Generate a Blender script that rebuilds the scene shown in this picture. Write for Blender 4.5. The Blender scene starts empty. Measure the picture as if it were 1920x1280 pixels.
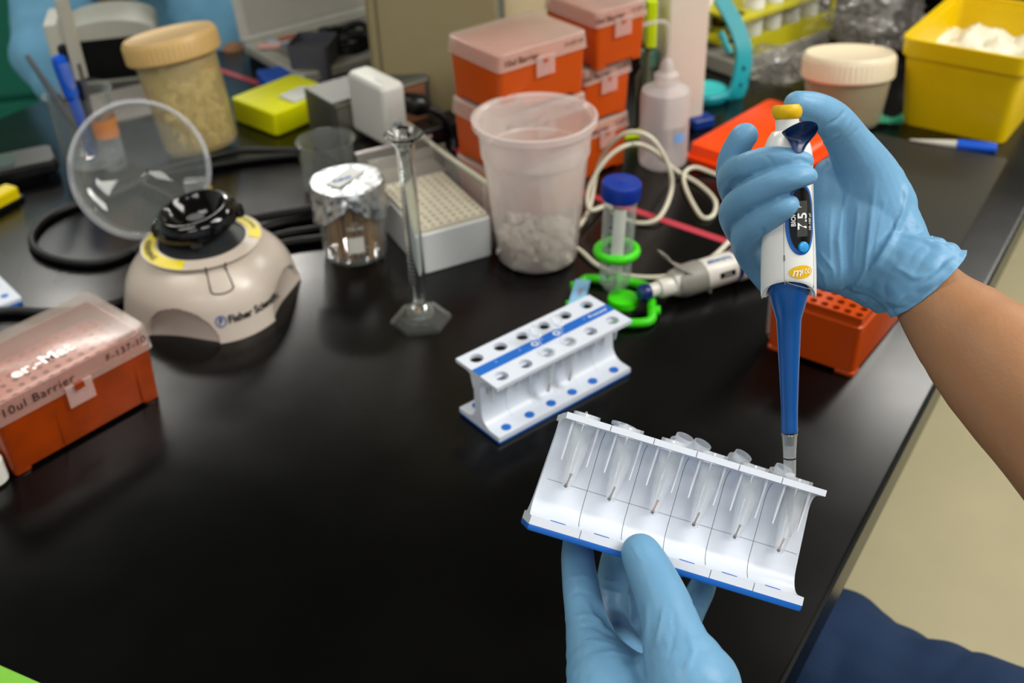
import bpy, bmesh, math, random
from mathutils import Vector, Matrix, noise
random.seed(7)
S = bpy.context.scene
C = bpy.data.collections.new('laboratory'); S.collection.children.link(C)
PI = math.pi

# ------------------------------------------------------------------ camera
FPX, CAMH = 2100.0, 0.55            # focal length in pixels (1920 wide), camera height above the bench top
dn = Vector((122, 3062, FPX)).normalized()       # world down in (right, down, forward)
Zc = -dn; Yc = (Vector((0, 0, 1)) - Zc * Zc.z).normalized(); Xc = Yc.cross(Zc)
MC = Matrix((Xc, Yc, Zc))           # camera (right, down, forward) -> world
CAM = Vector((0, 0, CAMH))
def ray(px, py): return MC @ Vector(((px - 960) / FPX, (py - 640) / FPX, 1))
def P(px, py, z=0.0):
    r = ray(px, py); return CAM + r * ((z - CAMH) / r.z)
def D(px, py, d): return CAM + ray(px, py) * d
cd = bpy.data.cameras.new('camera'); cam = bpy.data.objects.new('camera', cd); C.objects.link(cam)
rt = MC @ Vector((1, 0, 0)); up = MC @ Vector((0, -1, 0)); bk = MC @ Vector((0, 0, -1))
cam.matrix_world = Matrix(((rt.x, up.x, bk.x, CAM.x), (rt.y, up.y, bk.y, CAM.y), (rt.z, up.z, bk.z, CAM.z), (0, 0, 0, 1)))
cd.sensor_width = 36; cd.lens = FPX / 1920 * 36; cd.clip_start = 0.02
cd.dof.use_dof = True; cd.dof.focus_distance = 0.56; cd.dof.aperture_fstop = 9.0
S.camera = cam
# ------------------------------------------------------------------ light
S.view_settings.view_transform = 'Standard'; S.view_settings.look = 'None'
S.view_settings.gamma = 1; S.view_settings.use_curve_mapping = False
S.view_settings.exposure = 0.0
W = bpy.data.worlds.new('room_air'); S.world = W; W.use_nodes = True
W.node_tree.nodes['Background'].inputs[0].default_value = (0.80, 0.88, 1.0, 1)
W.node_tree.nodes['Background'].inputs[1].default_value = 0.5
LAMPS = [(-1.45, 3.05, 1.2, 0.3, 26), (-1.1, 4.3, 1.2, 0.3, 75), (1.35, 0.35, 1.2, 0.6, 30), (-1.3, 0.3, 1.2, 0.6, 16), (2.3, 0.3, 1.2, 0.6, 56), (2.3, 2.5, 1.2, 0.6, 48), (0.9, -1.3, 1.2, 0.6, 22), (-0.8, -1.7, 1.2, 0.6, 14)]  # back-wall lamp and both far-right lamps added to brighten wall and floor

# ------------------------------------------------------------------ geometry helpers
class G:
    def __init__(s): s.v = []; s.f = []
    def add(s, vs, fs):
        n = len(s.v); s.v += [Vector(v) for v in vs]; s.f += [tuple(i + n for i in f) for f in fs]; return s
    def join(s, g, m=None):
        return s.add([m @ v for v in g.v] if m else g.v, g.f)
    def xf(s, m): s.v = [m @ v for v in s.v]; return s
    def map(s, fn): s.v = [Vector(fn(v)) for v in s.v]; return s
    def box(s, x0, x1, y0, y1, z0, z1):
        vs = [(x, y, z) for z in (z0, z1) for y in (y0, y1) for x in (x0, x1)]
        return s.add(vs, [(0, 2, 3, 1), (4, 5, 7, 6), (0, 1, 5, 4), (2, 6, 7, 3), (0, 4, 6, 2), (1, 3, 7, 5)])
    def rings(s, rs, cap0=True, cap1=True, closed=False):
        n = len(rs[0]); vs = [p for r in rs for p in r]; fs = []
        m = len(rs)
        for k in range(m if closed else m - 1):
            a, b = k * n, ((k + 1) % m) * n
            for i in range(n):
                j = (i + 1) % n; fs.append((a + i, a + j, b + j, b + i))
        if not closed:
            if cap0: fs.append(tuple(reversed(range(n))))
            if cap1: fs.append(tuple((m - 1) * n + i for i in range(n)))
        return s.add(vs, fs)
    def lathe(s, prof, n=32, cap0=True, cap1=True, closed=False):
        return s.rings([[(r * math.cos(2 * PI * i / n), r * math.sin(2 * PI * i / n), z) for i in range(n)] for r, z in prof], cap0, cap1, closed)
    def tube(s, pts, r, n=10, cap=True):
        pts = [Vector(p) for p in pts]; rs = r if isinstance(r, (list, tuple)) else [r] * len(pts)
        t0 = (pts[1] - pts[0]).normalized(); a = t0.orthogonal().normalized(); out = []
        for k, p in enumerate(pts):
            t = (pts[min(k + 1, len(pts) - 1)] - pts[max(k - 1, 0)]).normalized()
            a = (a - t * a.dot(t)).normalized(); b = t.cross(a)
            out.append([p + (a * math.cos(2 * PI * i / n) + b * math.sin(2 * PI * i / n)) * rs[k] for i in range(n)])
        return s.rings(out, cap, cap)
def rr(w, d, r, z, n=4, cx=0, cy=0):
    out = []
    for qx, qy, a0 in ((1, 1, 0), (-1, 1, 90), (-1, -1, 180), (1, -1, 270)):
        for k in range(n + 1):
            a = math.radians(a0 + 90 * k / n)
            out.append((cx + qx * (w / 2 - r) + r * math.cos(a), cy + qy * (d / 2 - r) + r * math.sin(a), z))
    return out
def rbox(w, d, h, r=0.004, c=0.0015, z=0, cx=0, cy=0, taper=0):
    return G().rings([rr(w - 2 * c, d - 2 * c, max(r - c, .0004), z, 4, cx, cy), rr(w, d, r, z + c, 4, cx, cy),
                      rr(w + taper, d + taper, r, z + h - c, 4, cx, cy), rr(w + taper - 2 * c, d + taper - 2 * c, max(r - c, .0004), z + h, 4, cx, cy)])
def shell(w0, d0, w1, d1, h, t, r=.006, z=0, cx=0, cy=0, bottom=True):
    """open-topped rectangular container; bottom size w0 d0, rim size w1 d1"""
    rs = [rr(w0, d0, r, z, 5, cx, cy), rr(w1, d1, r, z + h, 5, cx, cy), rr(w1 - 2 * t, d1 - 2 * t, max(r - t, .001), z + h, 5, cx, cy),
          rr(w0 - 2 * t, d0 - 2 * t, max(r - t, .001), z + t, 5, cx, cy)]
    return G().rings(rs, True, True)
def catmull(p, m=8, closed=False):
    p = [Vector(q) for q in p]; out = []; n = len(p)
    for i in range(n if closed else n - 1):
        if closed: a, b, c, d = p[i - 1], p[i], p[(i + 1) % n], p[(i + 2) % n]
        else: a, b, c, d = p[max(i - 1, 0)], p[i], p[i + 1], p[min(i + 2, n - 1)]
        for k in range(m):
            t = k / m
            out.append(0.5 * ((2 * b) + (c - a) * t + (2 * a - 5 * b + 4 * c - d) * t * t + (3 * b - a - 3 * c + d) * t ** 3))
    if not closed: out.append(p[-1])
    return out
def arc(cx, cy, r, a0, a1, n): return [(cx + r * math.cos(math.radians(a0 + (a1 - a0) * k / n)), cy + r * math.sin(math.radians(a0 + (a1 - a0) * k / n))) for k in range(n + 1)]
def holed(xs, ys, holes, z0, z1, N=24):
    """plate on the grid xs x ys; holes[(i,j)] = radius in that cell"""
    g = G()
    for i in range(len(xs) - 1):
        for j in range(len(ys) - 1):
            x0, x1, y0, y1 = xs[i], xs[i + 1], ys[j], ys[j + 1]; r = holes.get((i, j))
            if not r:
                g.add([(x0, y0, z1), (x1, y0, z1), (x1, y1, z1), (x0, y1, z1), (x0, y0, z0), (x1, y0, z0), (x1, y1, z0), (x0, y1, z0)], [(0, 1, 2, 3), (7, 6, 5, 4)]); continue
            cx, cy = (x0 + x1) / 2, (y0 + y1) / 2; o = []; q = []
            for k in range(N):
                a = 2 * PI * k / N + PI / 4; c, s_ = math.cos(a), math.sin(a); m = max(abs(c), abs(s_))
                o.append((cx + c / m * (x1 - x0) / 2, cy + s_ / m * (y1 - y0) / 2)); q.append((cx + c * r, cy + s_ * r))
            vs = [(x, y, z1) for x, y in o] + [(x, y, z1) for x, y in q] + [(x, y, z0) for x, y in q] + [(x, y, z0) for x, y in o]
            fs = []
            for k in range(N):
                l = (k + 1) % N
                fs += [(k, l, N + l, N + k), (N + k, N + l, 2 * N + l, 2 * N + k), (2 * N + k, 2 * N + l, 3 * N + l, 3 * N + k)]
            g.add(vs, fs)
    x0, x1, y0, y1 = xs[0], xs[-1], ys[0], ys[-1]
    g.add([(x0, y0, z0), (x1, y0, z0), (x1, y1, z0), (x0, y1, z0), (x0, y0, z1), (x1, y0, z1), (x1, y1, z1), (x0, y1, z1)],
          [(0, 1, 5, 4), (1, 2, 6, 5), (2, 3, 7, 6), (3, 0, 4, 7)])
    return g
def text(s, size, align='CENTER', bold=0.0, spacing=1.0, shear=0.0):
    """flat lettering in the xy plane, baseline centred"""
    cu = bpy.data.curves.new('t', 'FONT'); cu.body = s; cu.size = size; cu.align_x = align; cu.align_y = 'CENTER'
    cu.offset = bold; cu.space_character = spacing; cu.shear = shear; cu.resolution_u = 3
    o = bpy.data.objects.new('t', cu); C.objects.link(o); dg = bpy.context.evaluated_depsgraph_get()
    me = bpy.data.meshes.new_from_object(o.evaluated_get(dg)); g = G().add([v.co.copy() for v in me.vertices], [tuple(p.vertices) for p in me.polygons])
    bpy.data.objects.remove(o); bpy.data.curves.remove(cu); bpy.data.meshes.remove(me); return g
def thick(g, t=.0002):
    n = len(g.v); vs = [v.copy() for v in g.v] + [v + Vector((0, 0, t)) for v in g.v]
    ed = {}
    for f in g.f:
        for i in range(len(f)):
            a, b = f[i], f[(i + 1) % len(f)]; ed[(a, b)] = ed.get((a, b), 0) + 1
    fs = [tuple(reversed(f)) for f in g.f] + [tuple(i + n for i in f) for f in g.f]
    for (a, b) in ed:
        if (b, a) not in ed: fs.append((a, b, b + n, a + n))
    return G().add(vs, fs)
def obj(name, g, m=None, parent=None, smooth=35, label=None):
    me = bpy.data.meshes.new(name)
    if isinstance(g, G): me.from_pydata([tuple(v) for v in g.v], [], g.f)
    else: me = g
    if isinstance(g, G):
        b = bmesh.new(); b.from_mesh(me); bmesh.ops.recalc_face_normals(b, faces=b.faces); b.to_mesh(me); b.free()
    me.update()
    if smooth:
        me.polygons.foreach_set('use_smooth', [True] * len(me.polygons))
        if smooth < 180: me.set_sharp_from_angle(angle=math.radians(smooth))
    o = bpy.data.objects.new(name, me); C.objects.link(o)
    if m: me.materials.clear(); me.materials.append(m)
    if parent: o.parent = parent
    if label: o['label'] = label
    return o
def tag(o, label, cat, group=None, kind=None):
    o['label'] = label; o['category'] = cat
    if group: o['group'] = group
    if kind: o['kind'] = kind
    return o
def thing(name, label, cat, loc=(0, 0, 0), rz=0, group=None, mat=None):
    o = bpy.data.objects.new(name, None); o.empty_display_size = .02; C.objects.link(o)
    if mat is not None: o.matrix_world = mat
    else: o.location = loc; o.rotation_euler = (0, 0, rz)
    return tag(o, label, cat, group)
def single(name, g, m, label, cat, loc=(0, 0, 0), rz=0, group=None, smooth=35, kind=None):
    o = obj(name, g, m, None, smooth); o.location = loc; o.rotation_euler = (0, 0, rz); return tag(o, label, cat, group, kind)
def struct(name, g, m, label=None):
    o = obj(name, g, m, None, 30); o['kind'] = 'structure'
    if label: o['label'] = label
    return o
def dup(root):
    r = root.copy(); C.objects.link(r)
    for ch in root.children:
        c = ch.copy(); C.objects.link(c); c.parent = r
        for q in ch.children:
            d = q.copy(); C.objects.link(d); d.parent = c
    return r
def fr(a, b, z=0):
    """frame on the bench: origin at the pixel point a, x axis towards b"""
    A, B = P(*a, z), P(*b, z); d = B - A
    return A, math.atan2(d.y, d.x), d.length
def basis(o, x, y, z): return Matrix(((x.x, y.x, z.x, o.x), (x.y, y.y, z.y, o.y), (x.z, y.z, z.z, o.z), (0, 0, 0, 1)))

# ------------------------------------------------------------------ materials
def lin(h):
    h = h.lstrip('#'); c = [int(h[i:i + 2], 16) / 255 for i in (0, 2, 4)]
    return tuple(x / 12.92 if x <= .04045 else ((x + .055) / 1.055) ** 2.4 for x in c)
MATS = {}
def mat(name, col, rough=.5, spec=.5, metal=0, var=.08, vscale=60, bump=0, bscale=200, clear=0, opacity=1.0, tint=None, trans=0, ior=1.45, sss=0, emit=None, coat=0, detail=2):
    if name in MATS: return MATS[name]
    m = bpy.data.materials.new(name); m.use_nodes = True; N = m.node_tree.nodes; L = m.node_tree.links
    b = N['Principled BSDF']; c = lin(col) if isinstance(col, str) else col
    b.inputs['Roughness'].default_value = rough; b.inputs['Specular IOR Level'].default_value = spec
    b.inputs['Metallic'].default_value = metal; b.inputs['IOR'].default_value = ior; b.inputs['Transmission Weight'].default_value = trans
    b.inputs['Coat Weight'].default_value = coat
    if sss: b.inputs['Subsurface Weight'].default_value = sss; b.inputs['Subsurface Scale'].default_value = .004; b.inputs['Subsurface Radius'].default_value = (1, .6, .4)
    tc = N.new('ShaderNodeTexCoord'); nz = N.new('ShaderNodeTexNoise'); nz.inputs['Scale'].default_value = vscale; nz.inputs['Detail'].default_value = detail
    L.new(tc.outputs['Object'], nz.inputs['Vector'])
    mx = N.new('ShaderNodeMix'); mx.data_type = 'RGBA'
    mx.inputs[6].default_value = (*[x * (1 - var) for x in c], 1); mx.inputs[7].default_value = (*[min(1, x * (1 + var)) for x in c], 1)
    L.new(nz.outputs['Fac'], mx.inputs[0]); L.new(mx.outputs[2], b.inputs['Base Color'])
    if bump:
        n2 = N.new('ShaderNodeTexNoise'); n2.inputs['Scale'].default_value = bscale; n2.inputs['Detail'].default_value = 4; L.new(tc.outputs['Object'], n2.inputs['Vector'])
        bp = N.new('ShaderNodeBump'); bp.inputs['Strength'].default_value = bump; bp.inputs['Distance'].default_value = .001
        L.new(n2.outputs['Fac'], bp.inputs['Height']); L.new(bp.outputs[0], b.inputs['Normal'])
    if emit: b.inputs['Emission Color'].default_value = (*emit[0], 1); b.inputs['Emission Strength'].default_value = emit[1]
    if opacity < 1:
        tr = N.new('ShaderNodeBsdfTransparent'); tr.inputs[0].default_value = (*(tint or (1, 1, 1)), 1)
        ms = N.new('ShaderNodeMixShader'); ms.inputs[0].default_value = opacity
        out = N['Material Output']; L.new(tr.outputs[0], ms.inputs[1]); L.new(b.outputs[0], ms.inputs[2]); L.new(ms.outputs[0], out.inputs[0])
    MATS[name] = m; return m
def thin(name, col, body, rough=.12, tint=(1, 1, 1), edge=.5, var=.05, vscale=40, bump=0, rimw=.25):
    """thin clear plastic or glass: transparent, with a little milky body and stronger reflection and painted pale edges at grazing angles"""
    if name in MATS: return MATS[name]
    m = bpy.data.materials.new(name); m.use_nodes = True; N = m.node_tree.nodes; L = m.node_tree.links; N.remove(N['Principled BSDF'])
    out = N['Material Output']; tr = N.new('ShaderNodeBsdfTransparent'); tr.inputs[0].default_value = (*tint, 1)
    pb = N.new('ShaderNodeBsdfPrincipled'); c = lin(col); pb.inputs['Base Color'].default_value = (*c, 1); pb.inputs['Roughness'].default_value = rough
    gl = N.new('ShaderNodeBsdfGlossy'); gl.inputs['Roughness'].default_value = rough
    tc = N.new('ShaderNodeTexCoord'); nz = N.new('ShaderNodeTexNoise'); nz.inputs['Scale'].default_value = vscale; L.new(tc.outputs['Object'], nz.inputs['Vector'])
    mr = N.new('ShaderNodeMapRange'); mr.inputs['To Min'].default_value = max(0, body - var); mr.inputs['To Max'].default_value = min(1, body + var); L.new(nz.outputs['Fac'], mr.inputs['Value'])
    m1 = N.new('ShaderNodeMixShader'); L.new(mr.outputs[0], m1.inputs[0]); L.new(tr.outputs[0], m1.inputs[1]); L.new(pb.outputs[0], m1.inputs[2])
    lw = N.new('ShaderNodeLayerWeight'); lw.inputs['Blend'].default_value = .5; pw = N.new('ShaderNodeMath'); pw.operation = 'POWER'; pw.inputs[1].default_value = 3.2; mu = N.new('ShaderNodeMath'); mu.operation = 'MULTIPLY_ADD'; mu.inputs[1].default_value = edge; mu.inputs[2].default_value = .035
    L.new(lw.outputs['Facing'], pw.inputs[0]); L.new(pw.outputs[0], mu.inputs[0]); df = N.new('ShaderNodeBsdfDiffuse'); df.inputs[0].default_value = (*c, 1); m3 = N.new('ShaderNodeMixShader'); m3.inputs[0].default_value = rimw; L.new(gl.outputs[0], m3.inputs[1]); L.new(df.outputs[0], m3.inputs[2])  # plain pale colour mixed into grazing edges so they look lit
    m2 = N.new('ShaderNodeMixShader'); L.new(mu.outputs[0], m2.inputs[0]); L.new(m1.outputs[0], m2.inputs[1]); L.new(m3.outputs[0], m2.inputs[2])
    if bump:
        n2 = N.new('ShaderNodeTexNoise'); n2.inputs['Scale'].default_value = 60; L.new(tc.outputs['Object'], n2.inputs['Vector']); bp = N.new('ShaderNodeBump'); bp.inputs['Strength'].default_value = bump; bp.inputs['Distance'].default_value = .004
        L.new(n2.outputs['Fac'], bp.inputs['Height']); L.new(bp.outputs[0], gl.inputs['Normal'])
    L.new(m2.outputs[0], out.inputs[0]); MATS[name] = m; return m

white_pl = mat('white_plastic', '#cbd2de', .35, .4, var=.02)
off_white = mat('off_white_plastic', '#d3cfc6', .35, .45, var=.03)
blue_lab = mat('blue_label', '#1560b8', .35, .4, var=.05)
black_pl = mat('black_plastic', '#0b0b0c', .3, .5)
black_gl = mat('black_gloss', '#060606', .1, .6)
rubber = mat('black_cable_rubber', '#0c0c0d', .45, .4)
glove_m = mat('blue_nitrile', '#6797ba', .42, .3, var=.08, vscale=35, bump=.12, bscale=900, sss=.06)
skin_m = mat('forearm_skin', '#9c7150', .5, .3, var=.12, vscale=25, bump=.25, bscale=500, sss=.12, detail=6)
orange = mat('orange_plastic', '#c93a0a', .28, .4, var=.12, vscale=25, trans=.15)
orange_d = mat('deep_orange_plastic', '#b2400a', .3, .4, var=.1, vscale=25)
frost = thin('frosted_clear_plastic', '#e6dcd8', .34, .22, edge=.6)
clearp = thin('clear_plastic', '#dfe6ea', .10, .06, edge=.55, var=.03)
tubep = thin('microtube_plastic', '#eef4fa', .20, .045, edge=.34, var=.02, rimw=.4)
glass = thin('clear_glass', '#cfd6d2', .05, .015, edge=.85, var=.01, rimw=.3)
solid_glass = mat('solid_glass', '#f2f6f4', .02, .5, trans=1, ior=1.45, var=.01)
ink = mat('black_ink', '#141414', .5, .3)
red_ink = mat('red_ink', '#b04a45', .5, .3)
navy = mat('navy_plastic', '#10215e', .3, .5)
yellow_m = mat('yellow_plastic', '#d8ad00', .4, .4, var=.05)
lime = mat('bright_green_plastic', '#39c70e', .35, .4, var=.05)

# ------------------------------------------------------------------ room
BD = Vector((.5495, .8355, 0)).normalized(); BN = Vector((.8355, -.5495, 0)).normalized()   # along the bench, towards its near long edge
c_near = P(1652, 926).dot(BN); c_far = P(50, 200).dot(BN)
def B(s, t, z=0): return BD * s + BN * t + Vector((0, 0, z))
byaw = math.atan2(BD.y, BD.x)

floor_m = mat('beige_linoleum', '#a89f7f', .55, .3, var=.10, vscale=7, detail=8)
wall_m = mat('painted_wall', '#c2cac8', .8, .2, var=.03, vscale=3)
ceil_m = mat('ceiling_tile', '#6a6a66', .9, .1, var=.06, vscale=8)
struct('floor', G().box(-4, 4.5, -3, 5.5, -.92, -.9), floor_m)
struct('wall_back', G().box(-4, 4.5, 5.0, 5.1, -.9, 1.9), wall_m)
struct('wall_left', G().box(-3.2, -3.1, -3, 5.0, -.9, 1.9), wall_m)
struct('wall_right', G().box(4.4, 4.5, -3, 5.0, -.9, 1.9), wall_m)
struct('ceiling', G().box(-4, 4.5, -3, 5.1, 1.9, 1.95), ceil_m)
lamp_m = mat('lamp_diffuser', '#ffffff', .5, .2, emit=((1, .97, .9), 1.2))
frame_m = mat('lamp_frame', '#d8d8d4', .5, .3)
names = ['over the green cabinets', 'added near the back wall to brighten it', 'over the floor right of the bench', 'above the left side of the room', 'added at the far right to brighten the floor', 'added far right, nearer the back wall, to brighten the floor', 'behind the seated person', 'farthest from the back wall']
for i, (x, y, w, d, e) in enumerate(LAMPS):
    t = thing('ceiling_light', 'flat rectangular ceiling light ' + names[i], 'light', (x, y, 1.9), 0, 'ceiling lights')
    g = G().rings([rr(w + .06, d + .06, .005, -.02), rr(w + .06, d + .06, .005, 0), rr(w, d, .003, 0), rr(w, d, .003, -.02)], closed=True)
    obj('frame', g, frame_m, t); obj('diffuser', G().box(-w / 2, w / 2, -d / 2, d / 2, -.008, -.003), lamp_m, t)
    ld = bpy.data.lights.new('ceiling_lamp', 'AREA'); ld.shape = 'RECTANGLE'; ld.size = w; ld.size_y = d; ld.energy = e; ld.color = (1, .97, .91)
    lo = bpy.data.objects.new('tube_lamp', ld); C.objects.link(lo); lo.parent = t; lo.location = (0, 0, -.022)

# bench -------------------------------------------------------------
def bench_mat():
    m = mat('black_epoxy_resin', '#040404', .2, .36, var=.25, vscale=4, detail=6)
    N = m.node_tree.nodes; L = m.node_tree.links; b = N['Principled BSDF']; tc = N.new('ShaderNodeTexCoord')
    nz = N.new('ShaderNodeTexNoise'); nz.inputs['Scale'].default_value = 3.2; nz.inputs['Detail'].default_value = 7; L.new(tc.outputs['Object'], nz.inputs['Vector'])
    mr = N.new('ShaderNodeMapRange'); mr.inputs['From Min'].default_value = .35; mr.inputs['From Max'].default_value = .7; mr.inputs['To Min'].default_value = .17; mr.inputs['To Max'].default_value = .33
    L.new(nz.outputs['Fac'], mr.inputs['Value']); L.new(mr.outputs[0], b.inputs['Roughness'])
    # small dust specks
    vo = N.new('ShaderNodeTexVoronoi'); vo.inputs['Scale'].default_value = 16; L.new(tc.outputs['Object'], vo.inputs['Vector'])
    lt = N.new('ShaderNodeMath'); lt.operation = 'LESS_THAN'; lt.inputs[1].default_value = .012; L.new(vo.outputs['Distance'], lt.inputs[0])
    mx = N.new('ShaderNodeMix'); mx.data_type = 'RGBA'; src = b.inputs['Base Color'].links[0].from_socket
    mu = N.new('ShaderNodeMath'); mu.operation = 'MULTIPLY'; mu.inputs[1].default_value = .5; L.new(lt.outputs[0], mu.inputs[0])
    L.new(mu.outputs[0], mx.inputs[0]); L.new(src, mx.inputs[6]); mx.inputs[7].default_value = (.1, .1, .1, 1); L.new(mx.outputs[2], b.inputs['Base Color'])
    return m
bench = thing('lab_bench', 'long black-topped laboratory bench carrying all the equipment', 'bench', B(0, 0))
bench.rotation_euler = (0, 0, byaw)
w0, w1 = -c_near, -c_far
ly0, ly1 = w0, w1
obj('worktop', G().rings([rr(4.6, ly1 - ly0, .004, -.032, 2, 1.4, (ly0 + ly1) / 2), rr(4.606, ly1 - ly0, .005, -.002, 2, 1.4, (ly0 + ly1) / 2), rr(4.6, ly1 - ly0 - .004, .004, 0, 2, 1.4, (ly0 + ly1) / 2)]), bench_mat(), bench)
cab_m = mat('bench_cabinet', '#4a4a44', .6, .3)
obj('cabinet_base', G().box(1.0, 3.6, ly0 + .50, ly1 - .1, -.9, -.034), cab_m, bench)
for x in (-.8, .3): obj('leg', G().box(x, x + .06, ly1 - .2, ly1 - .14, -.9, -.034), cab_m, bench)
def On(o, a, z=0): o.location = P(*a, z)
# red tape line along the middle of the bench
a, b = P(1100, 364), P(1372, 456); dv = (b - a).normalized(); a2 = a - dv * .9; 
tape = G().box(0, 1.25, -.005, .005, 0, .0004)
single('tape_strip', tape, mat('red_tape', '#b23a48', .5, .3, var=.06), 'long straight strip of red tape stuck across the black bench top', 'tape', a2, math.atan2(dv.y, dv.x))
# thin black mat under the marker
o_, yw, ln = fr((1765, 530), (1885, 309))
t = obj('desk_mat', G().rings([rr(.30, .18, .004, 0, 3, .14, .09), rr(.30, .18, .004, .003, 3, .14, .09)]), mat('mat_surface', '#2c2c29', .42, .4, var=.05))
t.location = o_; t.rotation_euler = (0, 0, yw); tag(t, 'thin dark grey mat lying flat on the bench behind the pipetting hand', 'mat')

# ------------------------------------------------------------------ microtube racks
def rack_geo(h=.0545, hb=.069, ht=.069):
    """I-section rack: base, web with fillets, top plate with two rows of six holes"""
    D2 = .0255; parts = {}
    tt, bt, wt = .0032, .0042, .004; rf = .012; bl = .003
    half = lambda z: hb + (ht - hb) * z / h
    prof = [(D2, bl)] + [(D2, bl + bt)]
    prof += [(wt + rf - rf * math.sin(math.radians(q)), bl + bt + rf * (1 - math.cos(math.radians(q)))) for q in range(0, 91, 15)]
    ztop = h - tt; r2 = .0085
    prof += [(wt + r2 * (1 - math.sin(math.radians(q))), ztop - r2 + r2 * (math.cos(math.radians(q)))) for q in range(90, -1, -15)]
    prof = prof[:-1] + [(wt + r2, ztop)]
    ring = [(y, z) for y, z in prof] + [(-y, z) for y, z in reversed(prof)]
    # shorten at the plate cell bounds so the open holes are not blocked
    g = G().rings([[(s * half(z), y, z) for y, z in ring] for s in (-1, 1)])
    parts['body'] = g
    xs = [-ht, -.0545 - .0 ] + []
    pit = .0222; c0 = -2.5 * pit
    xs = [-ht] + [c0 + (i - .5) * pit for i in range(1, 6)] + [ht]
    cx = [(xs[i] + xs[i + 1]) / 2 for i in range(6)]
    ys = [-D2, -.0052, .0052, D2]
    parts['plate'] = holed(xs, ys, {(i, j): .0056 for i in range(6) for j in (0, 2)}, ztop, h)
    parts['cx'] = cx; parts['hy'] = .015
    parts['base'] = G().rings([rr(2 * hb - .001, 2 * D2 - .001, .001, 0, 2), rr(2 * hb, 2 * D2, .001, .0008, 2), rr(2 * hb, 2 * D2, .001, bl, 2)])
    parts['stripe'] = G().box(-ht, ht, -.0050, .0050, h, h + .0003)
    # fins beside every tube position
    for sy in (-1, 1):
        fin = G()
        for x in cx:
            for s in (-1, 1):
                fin.add([(x + s * .0066 - .0006, sy * .012, ztop), (x + s * .0066 + .0006, sy * .012, ztop), (x + s * .0066 + .0006, sy * .0165, ztop), (x + s * .0066 - .0006, sy * .0165, ztop),
                         (x + s * .0066 - .0003, sy * .012, ztop - .020), (x + s * .0066 + .0003, sy * .012, ztop - .020), (x + s * .0066 + .0003, sy * .0125, ztop - .020), (x + s * .0066 - .0003, sy * .0125, ztop - .020)],
                        [(0, 1, 2, 3), (7, 6, 5, 4), (0, 4, 5, 1), (1, 5, 6, 2), (2, 6, 7, 3), (3, 7, 4, 0)])
        parts['fins', sy] = fin
    parts['h'] = h; parts['ztop'] = ztop
    return parts
fin_m = mat('white_fin', '#eef2f8', .3, .5, var=.01)
line_m = mat('seam_line', '#3a3d4c', .6, .2)
def rack(label, mw, pr, group, front_lines):
    t = thing('microtube_rack', label, 'tube rack', mat=mw, group=group)
    obj('body', pr['body'], white_pl, t); obj('top_plate', pr['plate'], white_pl, t, 25)
    obj('base_plate', pr['base'], blue_lab, t, label='blue base layer'); obj('fins', pr['fins', -1], fin_m, t); obj('fins', pr['fins', 1], fin_m, t)
    s = obj('stripe', pr['stripe'], blue_lab, t, label='blue stripe down the middle of the top')
    h, cx = pr['h'], pr['cx']
    tm = text('Promega', .0052, bold=.0001).xf(Matrix.Translation((cx[5] - .002, 0, h + .00035))); obj('lettering', tm, white_pl, s, 0)
    mk = G()
    for x in (cx[2], cx[3]):
        mk.join(G().lathe([(.0016, 0), (.0032, 0), (.0032, .0002), (.0016, .0002)], 20, closed=True), Matrix.Translation((x, 0, h + .0003)))
    for i in range(6): mk.join(text('^', .004).xf(Matrix.Translation((cx[i] + .008, .0005, h + .00035))))
    obj('marks', mk, white_pl, s, 0)
    for i, x in enumerate(cx):
        for sy in (-1, 1):
            obj('dot', G().lathe([(.0040, 0), (.0040, .0003)], 24).xf(Matrix.Translation((x, sy * .0185, .0072))), blue_lab, t, label='round blue dot on the base flange')
    # seams between the positions
    sm = G()
    for i in range(1, 6):
        x = (cx[i - 1] + cx[i]) / 2 if front_lines else (cx[i - 1] + cx[i]) / 2
        w = .00013 if front_lines else .00006
        bl_h = .0072; zt_ = pr['ztop']
        pts = [(x, -(.004 + .012 - .012 * math.sin(math.radians(q))) - .00005, bl_h + .012 * (1 - math.cos(math.radians(q))) + .00005) for q in range(20, 91, 14)]
        pts += [(x, -.00405, .024), (x, -.00405, zt_ - .009)] + [(x, -(.004 + .0085 * (1 - math.cos(math.radians(q)))) - .00005, zt_ - .0085 + .0085 * math.sin(math.radians(q)) - .00005) for q in range(15, 80, 15)]
        sm.tube(pts, w, 4)
        if front_lines: sm.box(x - .0001, x + .0001, -.0257, -.0254, h - .0031, h - .0002); sm.box(x - .0001, x + .0001, -.0257, -.0254, .003, .0071)
    if front_lines: sm.box(-.066, .068, -.0042, -.0040, .0265, .02658)
    obj('seams', sm, line_m, t)
    return t
hR = .0545
o_, yw, _ = fr((937, 835), (1181, 703))
Mb = Matrix.Translation(o_) @ Matrix.Rotation(yw, 4, 'Z') @ Matrix.Translation((.069, .0255, 0))
prb = rack_geo()
rack('white and blue microtube rack standing on the bench', Mb, prb, 'white microtube racks', False)
# scribbled row marks under the plate of the standing rack
sc = G()
for i, x in enumerate(prb['cx']):
    for k in range(4): sc.box(x - .006 + k * .0035, x - .0052 + k * .0035, -.0042, -.00405, .0345 + .001 * (k % 2), .0395)
rk = [o for o in C.objects if o.name.startswith('microtube_rack')][-1]
obj('handwriting', sc, mat('blue_grey_pencil', '#7f8694', .7, .1), rk, 0)
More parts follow.
